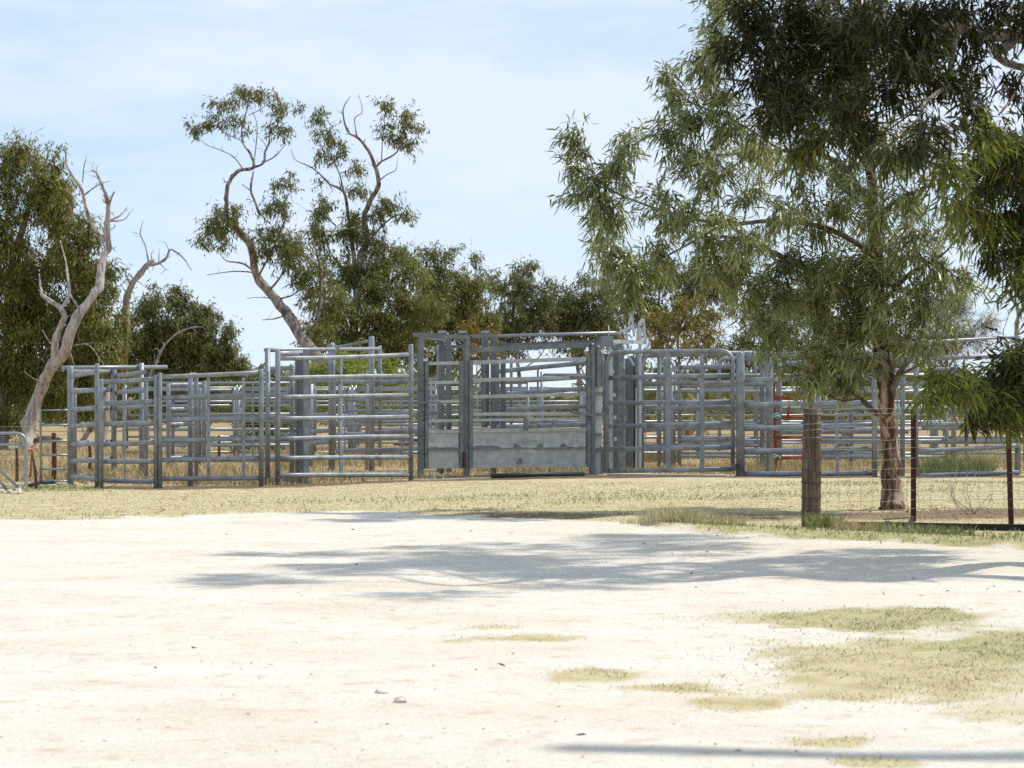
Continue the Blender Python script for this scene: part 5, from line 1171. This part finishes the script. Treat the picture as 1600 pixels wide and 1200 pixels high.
# mown strip
n_ = 110000
X = rng.uniform(-9, 11, n_); Y = rng.uniform(20.5, 39.5, n_); g, gn, ba, li = masks(X, Y)
keep = (rng.random(n_) < np.clip(g, 0, 1) ** 2 * np.clip(1 - 0.95 * ba, 0, 1) * (1 - 0.5 * li)) & (np.abs(X) < 0.235 * Y)
X, Y, gn = X[keep], Y[keep], gn[keep]
isg = rng.random(len(X)) < gn * 0.9
blades('lawn_grass', X[~isg], Y[~isg], np.full((~isg).sum(), 0.016), np.full((~isg).sum(), 0.011), 'lawn', 'short straw coloured mown grass before the yards', 1.1, 1)
blades('green_grass', X[isg], Y[isg], np.full(isg.sum(), 0.045), np.full(isg.sum(), 0.010), 'greengrass', 'short green grass along the verge', 0.6, 2)
# foreground patch
n_ = 150000
X = rng.uniform(-1.2, 4.2, n_); Y = rng.uniform(8.6, 17.5, n_); g, gg = blob_field(X, Y)
keep = rng.random(n_) < np.clip(g * 1.15, 0, 1) ** 1.8 * 0.9 * np.clip(0.55 + 0.8 * wav(X, Y, 5.0, 66), 0.05, 1)
X, Y, gg = X[keep], Y[keep], gg[keep]
isg = rng.random(len(X)) < gg * 0.45
blades('patch_grass', X[~isg], Y[~isg], np.full((~isg).sum(), 0.017), np.full((~isg).sum(), 0.0048), 'lawn', 'thin straw grass patches in the gravel', 0.9, 3)
blades('patch_grass', X[isg], Y[isg], np.full(isg.sum(), 0.024), np.full(isg.sum(), 0.005), 'greengrass', 'greener grass patch in the gravel at lower right', 0.7, 4)
# tall dry grass in the yards and paddock
n_ = 120000
X = rng.uniform(-13, 13.5, n_); Y = 37.5 + (66 - 37.5) * rng.random(n_) ** 1.35
fy = np.interp(X, [-7.5, -5.7, -4.0, -1.7, 1.6, 4.2, 9], [38.9, 37.0, 37.4, 40.4, 43.2, 42.9, 43])
dns = wav(X, Y, 0.8, 44)
keep = (Y > fy + 0.1) & (rng.random(n_) < np.clip(0.55 + 0.6 * dns, 0.08, 1)) & (np.abs(X) < 0.235 * Y)
X, Y, dn = X[keep], Y[keep], dns[keep]
blades('dry_grass', X, Y, np.clip(0.14 + 0.14 * dn, 0.05, 0.4), np.full(len(X), 0.013), 'straw', 'tall dry straw grass standing inside the yards', 0.55, 5)
# dry tufts by the verge
def tuft(label, px, py, nb, rad, h, mat='straw', seed=1):
    D = GD(py); rng = np.random.default_rng(seed); x0 = (px - 800) / F * D
    r = rad * np.sqrt(rng.random(nb)); a = rng.uniform(0, 6.28, nb); X = x0 + r * np.cos(a) * 1.3; Y = D + r * np.sin(a)
    o_ = blades('grass_tuft', X, Y, np.full(nb, h), np.full(nb, 0.008), mat, label, 0.5, seed, 'grass tuft')
    o_['kind'] = 'thing'; o_['group'] = 'dry grass tufts'
for k, (lab, px, py, nb, rad, h, mt) in enumerate((
        ('large dry grass tuft at the corner of the lawn verge', 1048, 822, 700, 0.26, 0.17, 'lawn'), ('spiky dry tuft right of the large corner tuft', 1118, 824, 350, 0.26, 0.13, 'lawn'), ('low dry tuft left of the large corner tuft', 1012, 819, 300, 0.25, 0.07, 'lawn'),
        ('green grass tuft at the foot of the strainer post', 1290, 828, 500, 0.16, 0.16, 'greengrass'), ('tall green tuft behind the mesh fence, under the drooping branch', 1495, 742, 1600, 0.55, 0.40, 'greengrass'), ('dry tuft between the strainer post and the bracket', 1345, 832, 400, 0.25, 0.11, 'straw'),
        ('green tuft beside the steel bracket', 1445, 838, 700, 0.4, 0.10, 'greengrass'), ('dry mounded tuft behind the big rounded gate', 1018, 722, 1200, 0.5, 0.45, 'straw'), ('dry mounded tuft inside the orange gate', 1240, 735, 900, 0.45, 0.30, 'straw'))):
    tuft(lab, px, py, nb, rad, h, mt, 200 + k)
# bare dead stalks under the right branch
m = MB(); rr = np.random.default_rng(8); c0 = ground_pt(1515, 28.2)
for k in range(9):
    e = c0 + Vector((rr.uniform(-.5, .45), rr.uniform(-.2, .2), rr.uniform(.15, .75))); md = c0.lerp(e, .5) + Vector((rr.normal(0, .06), 0, rr.normal(0, .05)))
    m.tube([c0 + Vector((rr.normal(0, .05), 0, 0)), md, e], [0.005, 0.004, 0.002], 4)
    m.tube([md, md.lerp(e, .6) + Vector((rr.normal(0, .1), 0, .08))], [0.004, 0.002], 4)
tag(m.build('dead_stalks', M['concrete'], kind='stuff'), 'bare pale dead stalks behind the mesh fence', 'dead weeds')

def rock(label, px, py, wpx, hpx, seed, grp=None, D=None):
    rng = np.random.default_rng(seed); D = D or GD(py); c = ground_pt(px, D); w = wpx / F * D / 2; h = hpx / F * D
    import bmesh
    bm = bmesh.new(); bmesh.ops.create_icosphere(bm, subdivisions=3, radius=1)
    a = rng.normal(size=(7, 3)); a /= np.linalg.norm(a, axis=1, keepdims=True); cut = rng.uniform(0.5, 0.8, 7)
    for v in bm.verts:
        p = np.array(v.co)
        for q, cc in zip(a, cut):
            d = p @ q
            if d > cc: p = p - q * (d - cc) * 0.97
        p = p * (1 + 0.05 * math.sin(p[0] * 6 + seed) * math.sin(p[1] * 7) * math.sin(p[2] * 5 + 1))
        v.co = (p[0] * w, p[1] * w * 0.9, (p[2] * 0.62 + 0.30) * h)
    me = bpy.data.meshes.new('rock'); bm.to_mesh(me); bm.free(); me.materials.append(M['stone'])
    o_ = bpy.data.objects.new('rock', me); COL.objects.link(o_); o_.location = c
    return tag(o_, label, 'rock', grp)
rock('flat tan rock on the gravel, left of two', 596, 1082, 30, 8, 1, 'loose rocks on the gravel')
rock('pale rounded rock on the gravel, right of two', 626, 1098, 22, 11, 2, 'loose rocks on the gravel')
rock('pale stone in the grass behind the strainer post', 1303, 803, 11, 8, 3, None)
rock('flat pale slab at the corner of the verge', 1082, 819, 34, 7, 4, None)
for k, (px, py, w, h, lb) in enumerate(((4, 781, 14, 10, 'pinkish rock at the very left edge of the rock heap'), (16, 777, 14, 9, 'middle rock of the small heap under the farm gate'), (29, 774, 13, 11, 'largest pale rock of the heap under the farm gate'), (22, 781, 10, 6, 'small red brown rock at the front of the heap under the farm gate'))):
    rock(lb, px, py, w, h, 30 + k, 'rock heap under the farm gate', D=34.6 - 0.1 * k)
rock('small dark clod on the lawn before the wire strut panel', 172, 768, 6, 5, 40)

# loose pebbles and fallen leaves, uncountable
rng = np.random.default_rng(55)
n_ = 2600
Y = 8.5 + 19 * rng.random(n_) ** 1.5; X = rng.uniform(-0.235, 0.235, n_) * Y
g, _, _, _ = masks(X, Y); k = g < 0.3; X, Y = X[k], Y[k]; n_ = len(X)
s = 0.003 + 0.008 * rng.random(n_) ** 7
oc = np.array([[1, 0, 0], [0, 1, 0], [-1, 0, 0], [0, -1, 0], [0, 0, .8], [.6, .6, .35], [-.6, .6, .3], [-.6, -.6, .4], [.6, -.6, .3]])
V = (oc[None] * rng.uniform(0.7, 1.3, (n_, 9, 3)) * s[:, None, None]) + np.stack([X, Y, gheight(X, Y)], 1)[:, None, :]
tq = np.array([[0, 5, 4], [5, 1, 4], [1, 6, 4], [6, 2, 4], [2, 7, 4], [7, 3, 4], [3, 8, 4], [8, 0, 4]])
T = (np.arange(n_) * 9)[:, None, None] + tq[None]
pb = tri_mesh('pebbles', V.reshape(-1, 3), T.reshape(-1, 3), M['pebble'], None, 'stuff'); pb['label'] = 'small limestone pebbles strewn over the gravel'; pb['category'] = 'pebbles'
n_ = 1500
Y = 9 + 27 * rng.random(n_); X = rng.uniform(-0.24, 0.24, n_) * Y
k = rng.random(n_) < np.clip(0.25 + 0.9 * wav(X, Y, 1.2, 88), 0.06, 1) * np.where(Y > 24, 1.6, .6); X, Y = X[k], Y[k]; n_ = len(X)
w = np.where(X > -0.1 * Y, 1.0, 0.22) * np.where(Y > 22, 1.0, 0.5); k = rng.random(n_) < w; X, Y = X[k], Y[k]; n_ = len(X)
tx, ty = (1395 - 800) / F * 29.3, 29.3; q = np.abs(rng.normal(0.25, 0.35, 420)); qa = rng.uniform(0, 6.28, 420)
X = np.concatenate([X, tx + q * np.cos(qa)]); Y = np.concatenate([Y, ty - 0.1 + q * np.sin(qa)]); n_ = len(X)
Pl = np.stack([X, Y, gheight(X, Y) + 0.006], 1); Dl = unit(np.stack([rng.normal(size=n_), rng.normal(size=n_), rng.normal(0, .25, n_)], 1))
V, T = leaf_arrays(Pl, Dl, rng.uniform(.02, .07, n_), rng.uniform(.006, .013, n_), True, rng)
lf = tri_mesh('leaf_litter', V, T, M['litter'], None, 'stuff'); lf['label'] = 'fallen brown gum leaves scattered on gravel and lawn'; lf['category'] = 'leaf litter'
